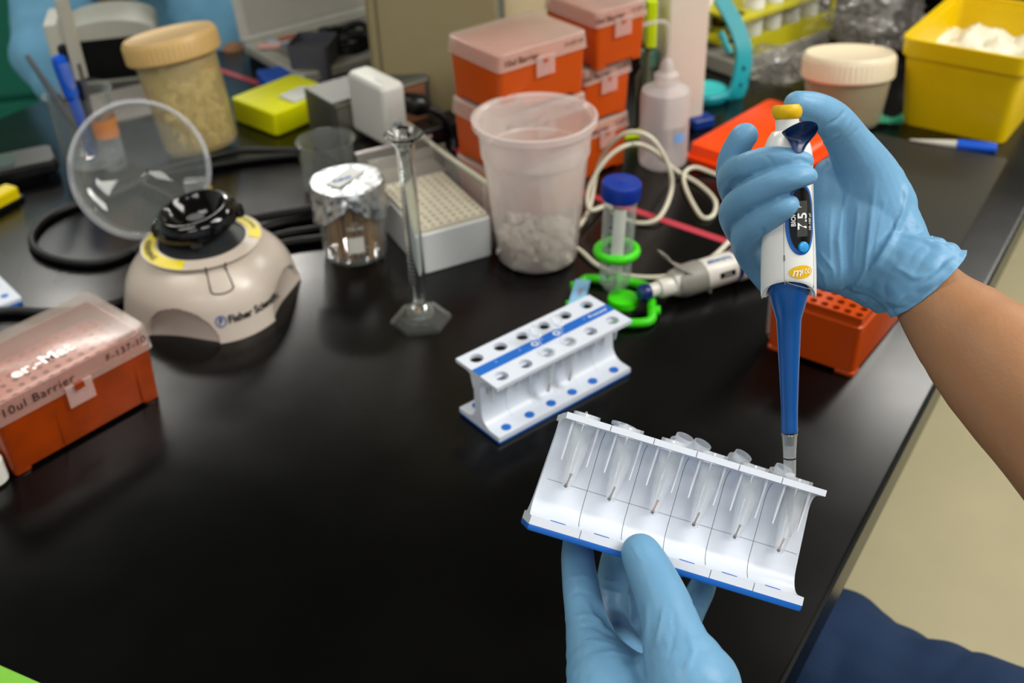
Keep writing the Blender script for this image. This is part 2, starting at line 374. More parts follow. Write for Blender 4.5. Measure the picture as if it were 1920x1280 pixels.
# rack held in the left hand
prf = rack_geo(.0609, .0705, .0675)
RX = Vector((.94383, -.1671, -.28506)); RY = Vector((-.05768, .76613, -.64009)); RZ = Vector((.32536, .62058, .71346))
Mf = basis(Vector((.0686, .4071, .1284)), RX, RY, RZ)
held = rack('white and blue microtube rack held tilted in the gloved left hand', Mf, prf, 'white microtube racks', True)

# tubes: origin at the rim centre, z up
def tube_geo():
    out = [(.0066, .0006), (.0066, -.0012), (.0055, -.0014), (.0053, -.017), (.0050, -.0185), (.0027, -.0355), (.0021, -.0378), (.0010, -.0388)]
    inn = [(.0003, -.0380), (.0014, -.0370), (.0021, -.0352), (.0043, -.0185), (.0046, -.017), (.0047, .0006)]
    return G().lathe(out + inn, 28, cap0=False, cap1=False, closed=True)
def cap_geo():
    return G().lathe([(.0002, 0), (.0066, 0), (.0066, .0015), (.0050, .0015), (.0048, .0052), (.0042, .0052), (.0042, .0015), (.0002, .0013)], 28)
def hinge_geo(a, b):
    return G().tube(catmull([a, (a + b) / 2 + Vector((0, .0, .0015)), b], 4), .0006, 6)
pel_m = mat('dark_red_pellet', '#3f1009', .5, .3, var=.3, vscale=900); res_m = mat('brown_residue', '#9a5a2c', .5, .3, var=.3, vscale=900, opacity=.75)
tg, cg = tube_geo(), cap_geo(); cap_m = thin('microtube_cap_plastic', '#dfe6ee', .25, .20, edge=.35, var=.02, rimw=.5)
def microtube(label, mw, capo, tilt, group, seed=0, liquid=False):
    t = thing('microtube', label, 'tube', mat=mw, group=group)
    obj('tube_body', tg, tubep, t, 50)
    c = Vector(capo); cm = Matrix.Translation(c) @ Matrix.Rotation(math.radians(tilt[0]), 4, 'X') @ Matrix.Rotation(math.radians(tilt[1]), 4, 'Y')
    obj('cap', G().join(cg, cm), cap_m, t, 50)
    obj('hinge', hinge_geo(Vector((0, .006, 0)), cm @ Vector((0, -.0064, .0007))), tubep, t)
    rnd = random.Random(seed)
    obj('pellet', G().tube([(-.0006, -.0008, -.0371), (-.0003, -.0009, -.0355), (0, -.001, -.0335), (.0003, -.0011, -.0312), (.0004, -.0011, -.0303)], [.0009, .0006, .0005, .0006, .0009 if seed % 2 else .0005], 8), pel_m if seed % 3 else res_m, t)
    obj('bead', G().lathe([(.0001, -.0008), (.0009, -.0004), (.0009, .0004), (.0001, .0008)], 10).xf(Matrix.Translation((-.0006, -.0009, -.0372))), pel_m, t)
    return t
labs = ['microtube at the left end of the held rack, no cap showing', 'second microtube from the left in the held rack', 'third microtube from the left in the held rack', 'fourth microtube from the left in the held rack',
        'fifth microtube from the left in the held rack', 'microtube at the right end of the held rack, receiving the pipette tip']
# rim leans a little towards the reader in every hole of the held rack
caps = [((.0005, .0135, .0002), (176, 0)), ((-.002, .0145, .0006), (172, -4)), ((.0065, .0135, -.001), (22, 4)), ((-.0060, .0135, -.0015), (24, 8)), ((-.0060, .0135, -.001), (26, 10)), ((-.0065, .0135, -.0015), (20, 6))]
sx = [-.0003, .0, .0006, .0002, -.0003, .0004]
for i in range(6):
    m = Mf @ Matrix.Translation((prf['cx'][i] + sx[i], -.015, prf['h'] + .0018)) @ Matrix.Rotation(math.radians(5), 4, 'X')
    microtube(labs[i], m, *caps[i], 'microtubes in the held rack', i + 1)
for i, (k, lb) in enumerate(((2, 'open microtube in the standing rack, nearer its left end'), (3, 'open microtube in the standing rack, nearer its right end'))):
    m = Mb @ Matrix.Translation((prb['cx'][k], -.015, prb['h'] + .0012))
    microtube(lb, m, (0, .0165, .0085), (-128 + 180 - 18, 0), 'open microtubes in the standing rack', i * 3)

# ------------------------------------------------------------------ pipette in the right hand
rim6 = Mf @ Vector((prf['cx'][5] + .0004, -.015, prf['h'] + .001))
d6 = (rim6 - CAM).dot(MC @ Vector((0, 0, 1)))
tipb = D(1481, 893, d6); topA = D(1476, 203, d6 - .036)
pz = (topA - tipb).normalized(); tocam = (CAM - (tipb + topA) / 2).normalized()
py_ = -(tocam - pz * tocam.dot(pz)).normalized(); px_ = py_.cross(pz)
Lp = (topA - tipb).length
Mp = basis(tipb, px_, py_, pz)
def Lz(py): # position along the pipette of an image row
    best = None
    for k in range(0, 400):
        z = -.05 + k * .0007; p = tipb + pz * z; c = MC.transposed() @ (p - CAM); v = 640 + FPX * c.y / c.z
        if best is None or abs(v - py) < best[0]: best = (abs(v - py), z)
    return best[1]
def wr(px, z):  # radius for a half width in pixels at height z
    p = tipb + pz * z; return px * ((p - CAM).dot(MC @ Vector((0, 0, 1)))) / FPX
pip = thing('pipette', 'white and blue electronic-style pipette with yellow button held upright in the gloved right hand', 'pipette', mat=Mp)
def lz(rows, n=40, c0=True, c1=True): return G().lathe([(wr(w, Lz(y)), Lz(y)) for y, w in rows], n, c0, c1)
navy_b = mat('pipette_blue', '#0c4a8c', .28, .5, var=.04); navy_d = mat('pipette_navy', '#0f2a55', .3, .5, var=.04); pip_w = mat('pipette_white', '#d9dad8', .22, .5, var=.02)
bodyrows = [(556, 46), (560, 49), (554, 50.5), (548, 51), (542, 51), (535, 51), (528, 51), (520, 51), (510, 51), (500, 50.8), (470, 50), (400, 47), (330, 46), (300, 46), (285, 45), (272, 42), (258, 36), (248, 29), (243, 22)]
bg = G().lathe([(wr(39, Lz(530)), Lz(530)), (wr(41, Lz(556)), Lz(556))] + [(wr(w, Lz(y)), Lz(y)) for y, w in bodyrows], 56)
def arch(v):
    a = math.atan2(v.x, -v.y); k = max(0, math.cos(a)) ** .8 * (.86 if abs(a) < PI / 2 else 0); z0 = Lz(560)
    f_ = max(0, 1 - (v.z - z0) / .022); return (v.x, v.y, v.z + (Lz(515) - z0) * k * max(0, min(1, f_)))
obj('handle', bg.map(arch), pip_w, pip, 40)
obj('cone', lz([(807, 13), (809, 15.2), (803, 16), (800, 15), (760, 15.6), (700, 18), (640, 21), (600, 23), (585, 27), (565, 33), (545, 37), (535, 38), (524, 38)]), navy_b, pip, 40)
obj('nozzle', lz([(835, 8), (822, 9), (806, 9.5)]), black_pl, pip)
obj('plunger', lz([(262, 22), (205, 21.5)]), pip_w, pip)
obj('button', lz([(224, 21), (219, 26), (211, 28.5), (201, 28), (196, 24), (195, 5)]), yellow_m, pip, 50, 'yellow push button')
# saddle shaped ejector lever
lev = G(); n = 16
cols = []
def loc(px, py, off):   # pipette-local point for a pixel, 'off' metres towards the reader from the axis
    r = ray(px, py); o = Mp.inverted() @ CAM; d = (Mp.to_3x3().inverted() @ r); s = (-off - o.y) / d.y; return o + d * s
top = [(1466, 247), (1482, 237), (1500, 229), (1518, 227), (1531, 231), (1534, 240)]
bot = [(1478, 262), (1486, 276), (1492, 284), (1504, 285), (1514, 268), (1531, 248)]
r0 = []; r1 = []; r2 = []; r3 = []
tt_ = catmull([(x, y, 0) for x, y in top], 5); bb_ = catmull([(x, y, 0) for x, y in bot], 5)
m_ = len(tt_); rowsv = []
for j in range(9):
    v = j / 8; row = []
    for i in range(m_):
        u = i / (m_ - 1); p = tt_[i].lerp(bb_[i], v)
        off = .0145 - .006 * math.sin(PI * v) * .9 - .012 * max(0, u - .45) ** 1.2 + (.003 * (1 - v))
        row.append(loc(p.x, p.y, off))
    rowsv.append(row)
vs = [p for r in rowsv for p in r]; n1 = len(vs); vs += [p + Vector((0, .0022, -.0008)) for p in vs]
fs = []
for j in range(8):
    for i in range(m_ - 1):
        a = j * m_ + i; q = (a, a + 1, a + m_ + 1, a + m_); fs += [q, tuple(reversed([k + n1 for k in q]))]
bd = [(0 * m_ + i) for i in range(m_)] + [j * m_ + m_ - 1 for j in range(1, 9)] + [8 * m_ + i for i in range(m_ - 2, -1, -1)] + [j * m_ for j in range(7, 0, -1)]
for k in range(len(bd)): a, b = bd[k], bd[(k + 1) % len(bd)]; fs.append((a, b, b + n1, a + n1))
obj('ejector_lever', G().add(vs, fs), navy_d, pip, 50, 'dark blue thumb lever')
# display panel wrapped on the handle
def rad(z):
    rows = [(Lz(y), wr(w, Lz(y))) for y, w in bodyrows[2:]]
    for (z0, a), (z1, b) in zip(rows, rows[1:]):
        if z0 <= z <= z1: return a + (b - a) * (z - z0) / (z1 - z0)
    return rows[0][1] if z < rows[0][0] else rows[-1][1]
def wrap(g, zc, uc, eps):
    def fn(v):
        z = zc + v.y; r = rad(z) + eps + v.z; a = (uc + v.x) / r
        return (r * math.sin(a), -r * math.cos(a), z)
    return g.map(fn)
def ellipse(w, h, n=48, k=8, pw=2.0):
    g = G(); rs = []
    for j in range(1, k + 1):
        rs.append([(w / 2 * j / k * math.copysign(abs(math.cos(2 * PI * i / n)) ** (2 / pw), math.cos(2 * PI * i / n)), h / 2 * j / k * math.copysign(abs(math.sin(2 * PI * i / n)) ** (2 / pw), math.sin(2 * PI * i / n)), 0) for i in range(n)])
    g.rings(rs, True, False); return g
uc = .0066; zp = Lz(408)
hp = Lz(346) - Lz(474)
obj('bezel', wrap(ellipse(.0160, hp, 48, 10, 2.3), zp, uc, .0002), mat('bezel_blue', '#0a57a6', .3, .5), pip, 0)
obj('display_panel', wrap(ellipse(.0128, hp * .90, 48, 10, 2.3), zp + .0004, uc + .0002, .0004), mat('display_black', '#0a0a0c', .2, .5), pip, 0, 'black oval display panel')
def quad(w, h, n=8): return G().add([(-w / 2 + w * i / n, s * h / 2, 0) for s in (-1, 1) for i in range(n + 1)], [(i, i + 1, n + 2 + i, n + 1 + i) for i in range(n)])
zl = (Lz(375) + Lz(440)) / 2
obj('screen', wrap(quad(.0056, Lz(375) - Lz(440)), zl, uc + .0004, .0006), mat('lcd_grey', '#3a3d3a', .35, .5), pip, 0)
def rot90(g): return g.xf(Matrix.Rotation(PI / 2, 4, 'Z'))
white_ink = mat('white_ink', '#e8e8e8', .5, .3); grey_ink = mat('pale_ink', '#b9bcb8', .5, .3)
dg = G()
dg.join(wrap(rot90(text('7.5', .0068, bold=.0001)), zl - .001, uc + .0006, .0008)); dg.join(wrap(rot90(text('P', .003)), zl + .006, uc - .001, .0008))
obj('digits', dg, white_ink, pip, 0)
obj('lettering', wrap(rot90(text('BIOHIT', .0030, bold=.00005)), Lz(400), uc - .0040, .0008), white_ink, pip, 0)
obj('range_lettering', wrap(rot90(text('10-100 µl', .0021, shear=.3)), Lz(416), uc + .0049, .0008), white_ink, pip, 0)
obj('set_button', G().lathe([(.0024, 0), (.0026, .0006), (.0024, .0016), (.0015, .002), (.0001, .0021)], 24).xf(Matrix.Rotation(math.radians(90), 4, 'X')).xf(Matrix.Rotation((uc + .0003) / rad(Lz(458)), 4, 'Z')).xf(Matrix.Translation((rad(Lz(458)) * math.sin((uc + .0003) / rad(Lz(458))), -rad(Lz(458)) * math.cos((uc + .0003) / rad(Lz(458))), Lz(458)))), mat('light_blue_button', '#2f97d6', .3, .5), pip, 50, 'light blue round set button')
obj('badge', wrap(ellipse(.0125, .0062), Lz(504), uc - .0002, .0003), yellow_m, pip, 0, 'yellow oval badge')
bt_ = G().join(wrap(text('m', .0060, shear=.3, bold=.00004), Lz(502.5), uc - .0027, .0006)).join(wrap(text('100', .0038), Lz(504.5), uc + .0022, .0006))
obj('badge_lettering', bt_, white_ink, pip, 0)
# outline groove of the front plate
go = [(-.0086, -.030), (-.0086, -.006), (-.0086, .010)]
pl = [(-.0085, .020), (-.0085, -.026), (-.0075, -.0285), (-.0055, -.030), (.006, -.0335), (.0078, -.032), (.0080, -.028), (.0080, .020)]
gr_ = G().tube([wrap(G().add([(x, y, 0)], []), zp, uc, .00002).v[0] for x, y in [(p.x, p.y) for p in catmull([(a, b, 0) for a, b in pl], 6)]], .00014, 5)
obj('plate_seam', gr_, mat('seam_grey', '#85878a', .5, .3), pip, 0)
obj('release_window', wrap(quad(.0007, .0028), Lz(476), uc - .0085, .0003), mat('slot_grey', '#6e6d68', .5, .3), pip, 0)
# disposable tip
tip = single('pipette_tip', G().lathe([(wr(14.5, Lz(813)), Lz(813)), (wr(15.3, Lz(815)), Lz(815)), (wr(14, Lz(818)), Lz(818)), (wr(12, Lz(850)), Lz(850)), (wr(11, Lz(895)), Lz(895)), (wr(8, Lz(920)), Lz(920)), (.0005, Lz(1006)), (.0003, Lz(1006)),
      (wr(7, Lz(920)), Lz(920)), (wr(10, Lz(893)), Lz(893)), (wr(11, Lz(850)), Lz(850)), (wr(12.5, Lz(814)), Lz(814))], 28, closed=True), clearp, 'clear disposable tip on the pipette, dipping into the end microtube', 'pipette tip')
tip.matrix_world = Mp
obj('filter', lz([(897, 9.5), (889, 9.5)]), white_pl, tip); obj('graduation', G().lathe([(wr(12.1, Lz(859)), Lz(859.5)), (wr(12.1, Lz(859)), Lz(858))], 28, False, False), ink, tip)

# ------------------------------------------------------------------ hinged tip boxes
def lid_geo(L_, W_, h, t=.0012):
    return G().rings([rr(L_, W_, .006, 0, 4), rr(L_ - .003, W_ - .003, .007, h - .0012, 4), rr(L_ - .006, W_ - .006, .006, h, 4),
                      rr(L_ - .008, W_ - .008, .006, h - t, 4), rr(L_ - .003 - 2 * t, W_ - .003 - 2 * t, .006, h - .003, 4), rr(L_ - 2 * t, W_ - 2 * t, .005, 0, 4)], False, False, closed=False).add([], []) 
def lid_mesh(L_, W_, h, t=.0012):
    a = [rr(L_, W_, .006, 0, 4), rr(L_ - .002, W_ - .002, .007, h - .0014, 4), rr(L_ - .005, W_ - .005, .006, h, 4)]
    b = [rr(L_ - .008, W_ - .008, .005, h - t, 4), rr(L_ - .002 - 2 * t, W_ - .002 - 2 * t, .006, h - .0026, 4), rr(L_ - 2 * t, W_ - 2 * t, .005, 0, 4)]
    g = G().rings(a, False, True); g.rings(b, True, False); g.rings([a[0], b[-1]], False, False); return g
orange_b = mat('translucent_orange', '#c84a08', .25, .45, var=.08, vscale=18, trans=.25)
pink_lid = thin('frosted_lid', '#e6cabd', .26, .30, edge=.4, var=.03, vscale=25)
def tip_box(label, corner, yaw, L_, W_, hb, hl, group, tcol=orange_b, lidm=pink_lid, z=0, front='10ul Barrier', top=None, code=None, cat='tip box', small=False):
    """local origin: bottom centre; x along L_, reader side at -y"""
    base = Matrix.Translation(Vector((corner.x, corner.y, z))) @ Matrix.Rotation(yaw, 4, 'Z') @ Matrix.Translation((L_ / 2, W_ / 2, 0))
    t = thing('pipette_tip_box', label, cat, mat=base, group=group)
    tp = .006
    g = G().rings([rr(L_ - tp, W_ - tp, .005, .004, 4), rr(L_ - .002, W_ - .002, .006, hb, 4), rr(L_ - .008, W_ - .008, .005, hb, 4), rr(L_ - .009, W_ - .009, .005, hb + hl * .5, 4), rr(L_ - .012, W_ - .012, .004, hb + hl * .5, 4), rr(L_ - tp - .006, W_ - tp - .006, .004, .006, 4)])
    for sx_ in (-1, 1):
        for sy_ in (-1, 1): g.join(rbox(.014, .012, .0045, .003, .0008, 0, sx_ * (L_ / 2 - .0105), sy_ * (W_ / 2 - .0095)))
    for k in (() if small else (-.16, .36)): g.box(k * L_ - .0006, k * L_ + .0006, -W_ / 2 + .0015, -W_ / 2 + .006, .006, hb - .004)
    obj('body', g, tcol, t)
    # rack insert with tips
    n0, n1 = 12, 8; xs = [-L_ / 2 + .006 + (L_ - .012) * i / n0 for i in range(n0 + 1)]; ys = [-W_ / 2 + .006 + (W_ - .012) * i / n1 for i in range(n1 + 1)]
    obj('insert', holed(xs, ys, {(i, j): .0029 if small is False else .0024 for i in range(n0) for j in range(n1)}, hb - .008, hb - .005, 8), orange_d, t, 20)
    l = obj('lid', lid_mesh(L_ + .002, W_ + .002, hl), lidm, t, 40); l.location = (0, 0, hb - .004)
    lt = G().box(-.011, .011, -W_ / 2 - .0022, -W_ / 2 - .0012, hb - .018, hb + .000)
    lt.box(-.011, .011, -W_ / 2 - .003, -W_ / 2 - .0012, hb - .0005, hb + .0008)
    obj('latch', lt, thin('latch_plastic', '#e8c4bb', .3, .42), t); obj('catch', G().box(-.0035, .0035, -W_ / 2 - .0045, -W_ / 2 - .0010, hb - .004, hb + .001) if not small else G().box(-.002, .002, -W_ / 2 - .003, -W_ / 2 - .001, hb - .005, hb - .002), tcol, t)
    def face(s, size, x, zz, m=ink):
        f = text(s, size, bold=.00005, spacing=1.15 if not small else 1); f.xf(Matrix.Rotation(PI / 2, 4, 'X')).xf(Matrix.Translation((x, -W_ / 2 - .0012, zz))); return obj('lettering', f, m, l, 0)
    if front: face(front, .0105 if not small else .0085, -.031 if top else -L_ * .26, (hl - .001) / 2 - .0005)
    if code: face(code, .0085 if not small else .006, L_ * .33, (hl) / 2 + .0005)
    if top: f = text(top, .017, bold=.0006).xf(Matrix.Translation((-.012, -.022, hl + .0002))); obj('lettering', f, mat('bright_print', '#f2eeea', .4, .4), l, 0)
    return t
o_, yw, _ = fr((28, 903), (312, 742))
tip_box('orange pipette tip box with closed frosted lid at the left edge of the bench', Vector((-.379, .645, 0)) if False else o_, yw, .135, .086, .054, .021, 'orange pipette tip boxes', tcol=mat('amber_orange_box', '#a63e04', .22, .5, var=.45, vscale=38, trans=.35), lidm=thin('clear_frosted_lid', '#e6cfc4', .15, .23, edge=.45, var=.05, vscale=20), top='er.-Mat', code='F-137-10')
# stack in front of the beige cabinet (two) and behind (three)
orange_s = mat('stack_orange', '#c84e06', .28, .4, var=.06, vscale=20, trans=.15)
def stackbox(x, y, z, yaw, L_, W_, label):
    return tip_box(label, Vector((x, y, 0)), math.radians(yaw), L_, W_, .0500, .0165, 'orange pipette tip boxes', tcol=orange_s, z=z, code='F-137-10', small=True)
stackbox(-.002, .988, 0, 36, .107, .085, 'orange tip box at the bottom of the front stack, behind the frosted tub')
stackbox(-.002, .988, .0625, 36, .107, .085, 'orange tip box in the middle of the front stack')
stackbox(-.002, .988, .125, 36, .107, .085, 'orange tip box on top of the front stack, lid catching the light')
stackbox(.084, 1.106, 0, 37, .069, .088, 'orange tip box at the bottom of the rear stack')
stackbox(.085, 1.105, .0625, 37, .069, .088, 'orange tip box in the middle of the rear stack')
stackbox(.097, 1.100, .125, 35, .069, .088, 'orange tip box on top of the rear stack, at the top of the photo')
# open tip box on the right: lid standing open on its left
o_, yw, _ = fr((1430, 650), (1600, 713)); yw = math.radians(-38)
cR = P(1600, 713) - Vector((math.cos(yw), math.sin(yw), 0)) * .080
W_, L_ = .080, .120; hb = .058
mR = Matrix.Translation(cR) @ Matrix.Rotation(yw, 4, 'Z')
t = thing('pipette_tip_box', 'open orange pipette tip box standing right of the pipette, lid up', 'tip box', mat=mR, group='orange pipette tip boxes')
g = G().rings([rr(W_ - .004, L_ - .004, .005, .004, 4, W_ / 2, L_ / 2), rr(W_, L_, .006, hb - .010, 4, W_ / 2, L_ / 2), rr(W_, L_, .006, hb - .009, 4, W_ / 2, L_ / 2), rr(W_ - .003, L_ - .003, .005, hb - .008, 4, W_ / 2, L_ / 2), rr(W_ - .003, L_ - .003, .005, hb - .003, 4, W_ / 2, L_ / 2)], True, False)
for x in (.010, W_ - .010):
    for y in (.009, L_ - .009): g.join(rbox(.017, .014, .0045, .003, .0008, 0, x, y))
obj('body', g, orange_b, t)
xs = [.0015 + (W_ - .003) * i / 8 for i in range(9)]; ys = [.0015 + (L_ - .003) * i / 12 for i in range(13)]
obj('rack_plate', holed(xs, ys, {(i, j): .0032 for i in range(8) for j in range(12)}, hb - .004, hb, 16), orange_d, t, 20)
obj('well_floor', G().box(.003, W_ - .003, .003, L_ - .003, hb - .016, hb - .015), mat('dark_orange_inside', '#7a2a08', .5, .3), t)
lid = obj('lid', lid_mesh(L_, .084, .030), pink_lid, t, 40, 'clear frosted lid standing open')
lid.matrix_local = Matrix.Translation((-.002, L_ / 2 + .004, .052)) @ Matrix.Rotation(math.radians(90), 4, 'Z') @ Matrix.Rotation(math.radians(88), 4, 'X')
obj('lid_rib', G().box(-.058, .058, -.043, -.0425, .001, .003), frost, lid)
# orange lid lying at the back right
a, b = P(1292, 312), P(1452, 203); dv = b - a; yw = math.atan2(dv.y, dv.x)
t = thing('orange_rack_lid', 'flat bright orange rack box lying behind the curled fingers', 'box', P(1292, 305), math.radians(46))
bright_o = mat('neon_orange', '#ff4a0a', .35, .4, var=.03)
obj('tray', G().rings([rr(.165, .118, .005, 0, 3, .083, -.055), rr(.161, .114, .005, .022, 3, .083, -.055), rr(.155, .108, .005, .024, 3, .083, -.055)]), bright_o, t)
obj('rim', G().rings([rr(.171, .122, .006, .006, 3, .083, -.055), rr(.171, .122, .006, .009, 3, .083, -.055), rr(.163, .116, .006, .0092, 3, .083, -.055), rr(.163, .116, .006, .006, 3, .083, -.055)], closed=True), bright_o, t)

# ------------------------------------------------------------------ mini centrifuge
ivory = mat('ivory_plastic', '#bfb2a6', .28, .45, var=.03)
cc = P(402, 556); cc.z = 0
R0 = .0765; KZ = .92
t = thing('mini_centrifuge', 'small ivory benchtop centrifuge with open clear lid and black rotor', 'centrifuge', cc, 0)
def cen_r(z, phi):
    H_ = .060
    u = z / H_
    base = R0 * (1.045 - .16 * u) if u < .4 else R0 * (.981 - .16 * (u - .4) - .28 * ((u - .4) / .6) ** 2.4)
    return base
prof = [(0, .0)] 
zs = [.0012 * k for k in range(28)] + [.036, .040, .044, .048, .052, .055, .0575, .0592]
sc_az = [math.radians(a) for a in (-101, -9, 79, 169)]
NN = 360
rs = []
for z in zs:
    ring = []
    for i in range(NN):
        a = 2 * PI * i / NN; r = cen_r(z, a)
        r *= 1 + .035 * math.cos(4 * (a - math.radians(-65))) * (1 - z / .07)
        for s_ in sc_az:
            d = (a - s_ + PI) % (2 * PI) - PI; w = .45 * math.sqrt(max(0, 1 - (z / .0315) ** 2)) if z < .0315 else 0
            if abs(d) < w:
                flat = r * (math.cos(w) / math.cos(d)) - .003
                r = min(r, flat)
        ring.append((r * math.cos(a), r * math.sin(a), z))
    rs.append(ring)
rs.append([(.0545 * math.cos(2 * PI * i / NN), .0545 * math.sin(2 * PI * i / NN), .0612) for i in range(NN)])
rs.append([(.0536 * math.cos(2 * PI * i / NN), .0536 * math.sin(2 * PI * i / NN), .0602) for i in range(NN)])
rs.append([(.0395 * math.cos(2 * PI * i / NN), .0395 * math.sin(2 * PI * i / NN), .0625) for i in range(NN)])
rs.append([(.0385 * math.cos(2 * PI * i / NN), .0385 * math.sin(2 * PI * i / NN), .0600) for i in range(NN)])
obj('housing', G().rings(rs), ivory, t, 28)
obj('rotor_bowl', G().lathe([(.0388, .0605), (.036, .0600), (.022, .0655), (.012, .067), (.0001, .067)], 64), mat('charcoal_plastic', '#26282a', .5, .4), t)
def annulus(a0, a1, r0, r1, z0, z1, n=30):
    g = G(); A = [math.radians(a0 + (a1 - a0) * i / n) for i in range(n + 1)]
    vs = [(r0 * math.cos(a), r0 * math.sin(a), z0) for a in A] + [(r1 * math.cos(a), r1 * math.sin(a), z1) for a in A]
    return g.add(vs, [(i, i + 1, n + 2 + i, n + 1 + i) for i in range(n)])
warn = mat('warning_yellow', '#d9c400', .35, .4, var=.03)
ring_t = Matrix()
for a0, a1 in ((150, 262), (0, 82)):
    st = obj('warning_label', annulus(a0, a1, .0412, .0530, .0627, .0606), warn, t, 0, label='curved yellow warning sticker')
    mid = math.radians((a0 + a1) / 2 - (4 if a0 else 0))
    tx = text('WARNING' if a0 else 'NOTICE DO NOT OPEN', .0078 if a0 else .003, bold=.00015)
    def f(v, m=mid, k=(0.0482)): a = m + v.x / k if True else 0; r = k - v.y; return (r * math.cos(a), r * math.sin(a), .0622 + .0002)
    obj('lettering', tx.map(f), ink, st, 0)
# front latch notch
lat = G()
az = math.radians(-66)
def onbody(a, z, e=.0004):
    r = cen_r(z, a) * (1 + .035 * math.cos(4 * (a + math.radians(65))) * (1 - z / .07)) + e; return Vector((r * math.cos(a), r * math.sin(a), z))
lp = [Vector((.0545 * math.cos(az - .16), .0545 * math.sin(az - .16), .0622)), onbody(az - .155, .055), onbody(az - .15, .047), onbody(az - .13, .043), onbody(az, .0415), onbody(az + .13, .043), onbody(az + .15, .047), onbody(az + .155, .055), Vector((.0545 * math.cos(az + .16), .0545 * math.sin(az + .16), .0622))]
obj('latch_groove', G().tube(catmull(lp, 4), .0007, 6), mat('groove_dark', '#3a332c', .6, .2), t)
# lettering and round mark on the front
tx = text('Fisher Scientific', .0098, 'LEFT', bold=.0003)
def onf(v, a0=math.radians(-67.5), z0=.0200):
    a = a0 + v.x / .083; return onbody(a, z0 + v.y, .0009 + v.z)
obj('lettering', tx.map(onf), ink, t, 0)
lg = G()
lg.rings([[(.0052 * math.cos(2 * PI * i / 32), .0052 * math.sin(2 * PI * i / 32), 0) for i in range(32)], [(.0042 * math.cos(2 * PI * i / 32), .0042 * math.sin(2 * PI * i / 32), 0) for i in range(32)]], False, False)
lg.join(text('F', .0078, bold=.0003)); lg.xf(Matrix.Translation((-.0065, 0, 0)))
obj('round_mark', lg.map(onf), mat('blue_print', '#1d4f93', .5, .3), t, 0)
# rotor
rc = P(367, 408, .079) - cc
rotm = Matrix.Translation((rc.x, rc.y, .084)) @ Matrix.Rotation(math.radians(4), 4, 'X') @ Matrix.Rotation(math.radians(-8), 4, 'Y')
rg = G().lathe([(.010, -.030), (.016, -.022), (.030, -.016), (.0375, -.010), (.0375, -.002), (.0345, .003), (.0315, .0055), (.0290, .0055), (.0270, .003), (.020, -.010), (.010, -.014), (.0001, -.014)], 64)
rr_ = obj('rotor', rg.xf(rotm), black_gl, t, 40, 'glossy black rotor with conical bowl')
for k in range(4):
    a = 2 * PI * k / 4 + .15
    q = rbox(.011, .007, .009, .002, .0006, -.013).xf(Matrix.Translation((.0385 * math.cos(a), .0385 * math.sin(a), 0)) @ Matrix.Rotation(a + PI / 2, 4, 'Z')).xf(rotm)
    obj('rotor_holder', q, black_gl, t)
obj('shaft', G().tube([(rc.x * .9, rc.y * .9, .062), (rc.x, rc.y, .080)], .008, 24), black_pl, t)
# clear lid standing open behind
lc = D(262, 318, 1.055) - cc; axis = (Vector((.10, -.80, .42))).normalized(); xa = axis.cross(Vector((0, 0, 1))).normalized(); ya = axis.cross(xa)
ML = basis(lc, xa, ya, axis)
R1 = .064
lgm = G().lathe([(R1 - .002, .0), (R1 + .0016, .0), (R1 + .0016, -.003), (R1, -.0035), (R1 - .001, -.020), (R1 - .006, -.027), (R1 - .02, -.032), (.002, -.035), (.002, -.0335), (R1 - .02, -.0305), (R1 - .007, -.0255), (R1 - .003, -.020)], 72, closed=True)
lido = obj('lid', lgm.xf(ML), glass, t, 40, 'round clear lid standing open')
obj('lid_rim', G().lathe([(R1 - .003, .0008), (R1 + .0018, .0008), (R1 + .0018, -.003), (R1 - .003, -.003)], 72, closed=True).xf(ML), thin('lid_rim_plastic', '#b8bac8', .12, .45, edge=.8), lido)
obj('hinge_block', rbox(.020, .012, .030, .003, .001).xf(Matrix.Translation(D(372, 372, 1.05) - cc - Vector((0, 0, .01)))), clearp, lido)
obj('lid_label', rbox(.0012, .014, .016, .0005, .0002).xf(ML @ Matrix.Rotation(math.radians(155), 4, 'Z') @ Matrix.Translation((R1 + .0005, 0, -.019))), yellow_m, lido, label='small yellow sticker on the lid')

# ------------------------------------------------------------------ glassware and tubs
t = thing('graduated_cylinder', 'slim glass graduated cylinder with hexagonal foot', 'cylinder', P(790, 603), 0)
hexr = lambda r, z: [(r * math.cos(PI / 3 * i + .12), r * math.sin(PI / 3 * i + .12), z) for i in range(6)]
obj('foot', G().rings([hexr(.0262, 0), hexr(.0275, .002), hexr(.0270, .005), hexr(.020, .0075)]), glass, t, 20)
obj('collar', G().lathe([(.0115, .0075), (.0125, .010), (.0115, .0135), (.008, .0155), (.0075, .017), (.0060, .017), (.0060, .012), (.003, .010)], 32), glass, t)
cyl = G().lathe([(.0072, .015), (.0074, .020), (.0070, .16), (.0080, .170), (.0110, .176), (.0160, .181), (.0150, .1815), (.0100, .1775), (.0065, .170), (.0056, .16), (.0058, .022), (.003, .019), (.0005, .019)], 36)
obj('tube', cyl, solid_glass, t)
gr = G()
for k in range(28): gr.join(annulus(-150 if k % 5 else -170, -95, .0073, .0073, .045 + k * .004, .0452 + k * .004 + .0003, 8))
obj('graduations', gr, mat('pale_graduation', '#aeb0aa', .5, .3), t, 0)

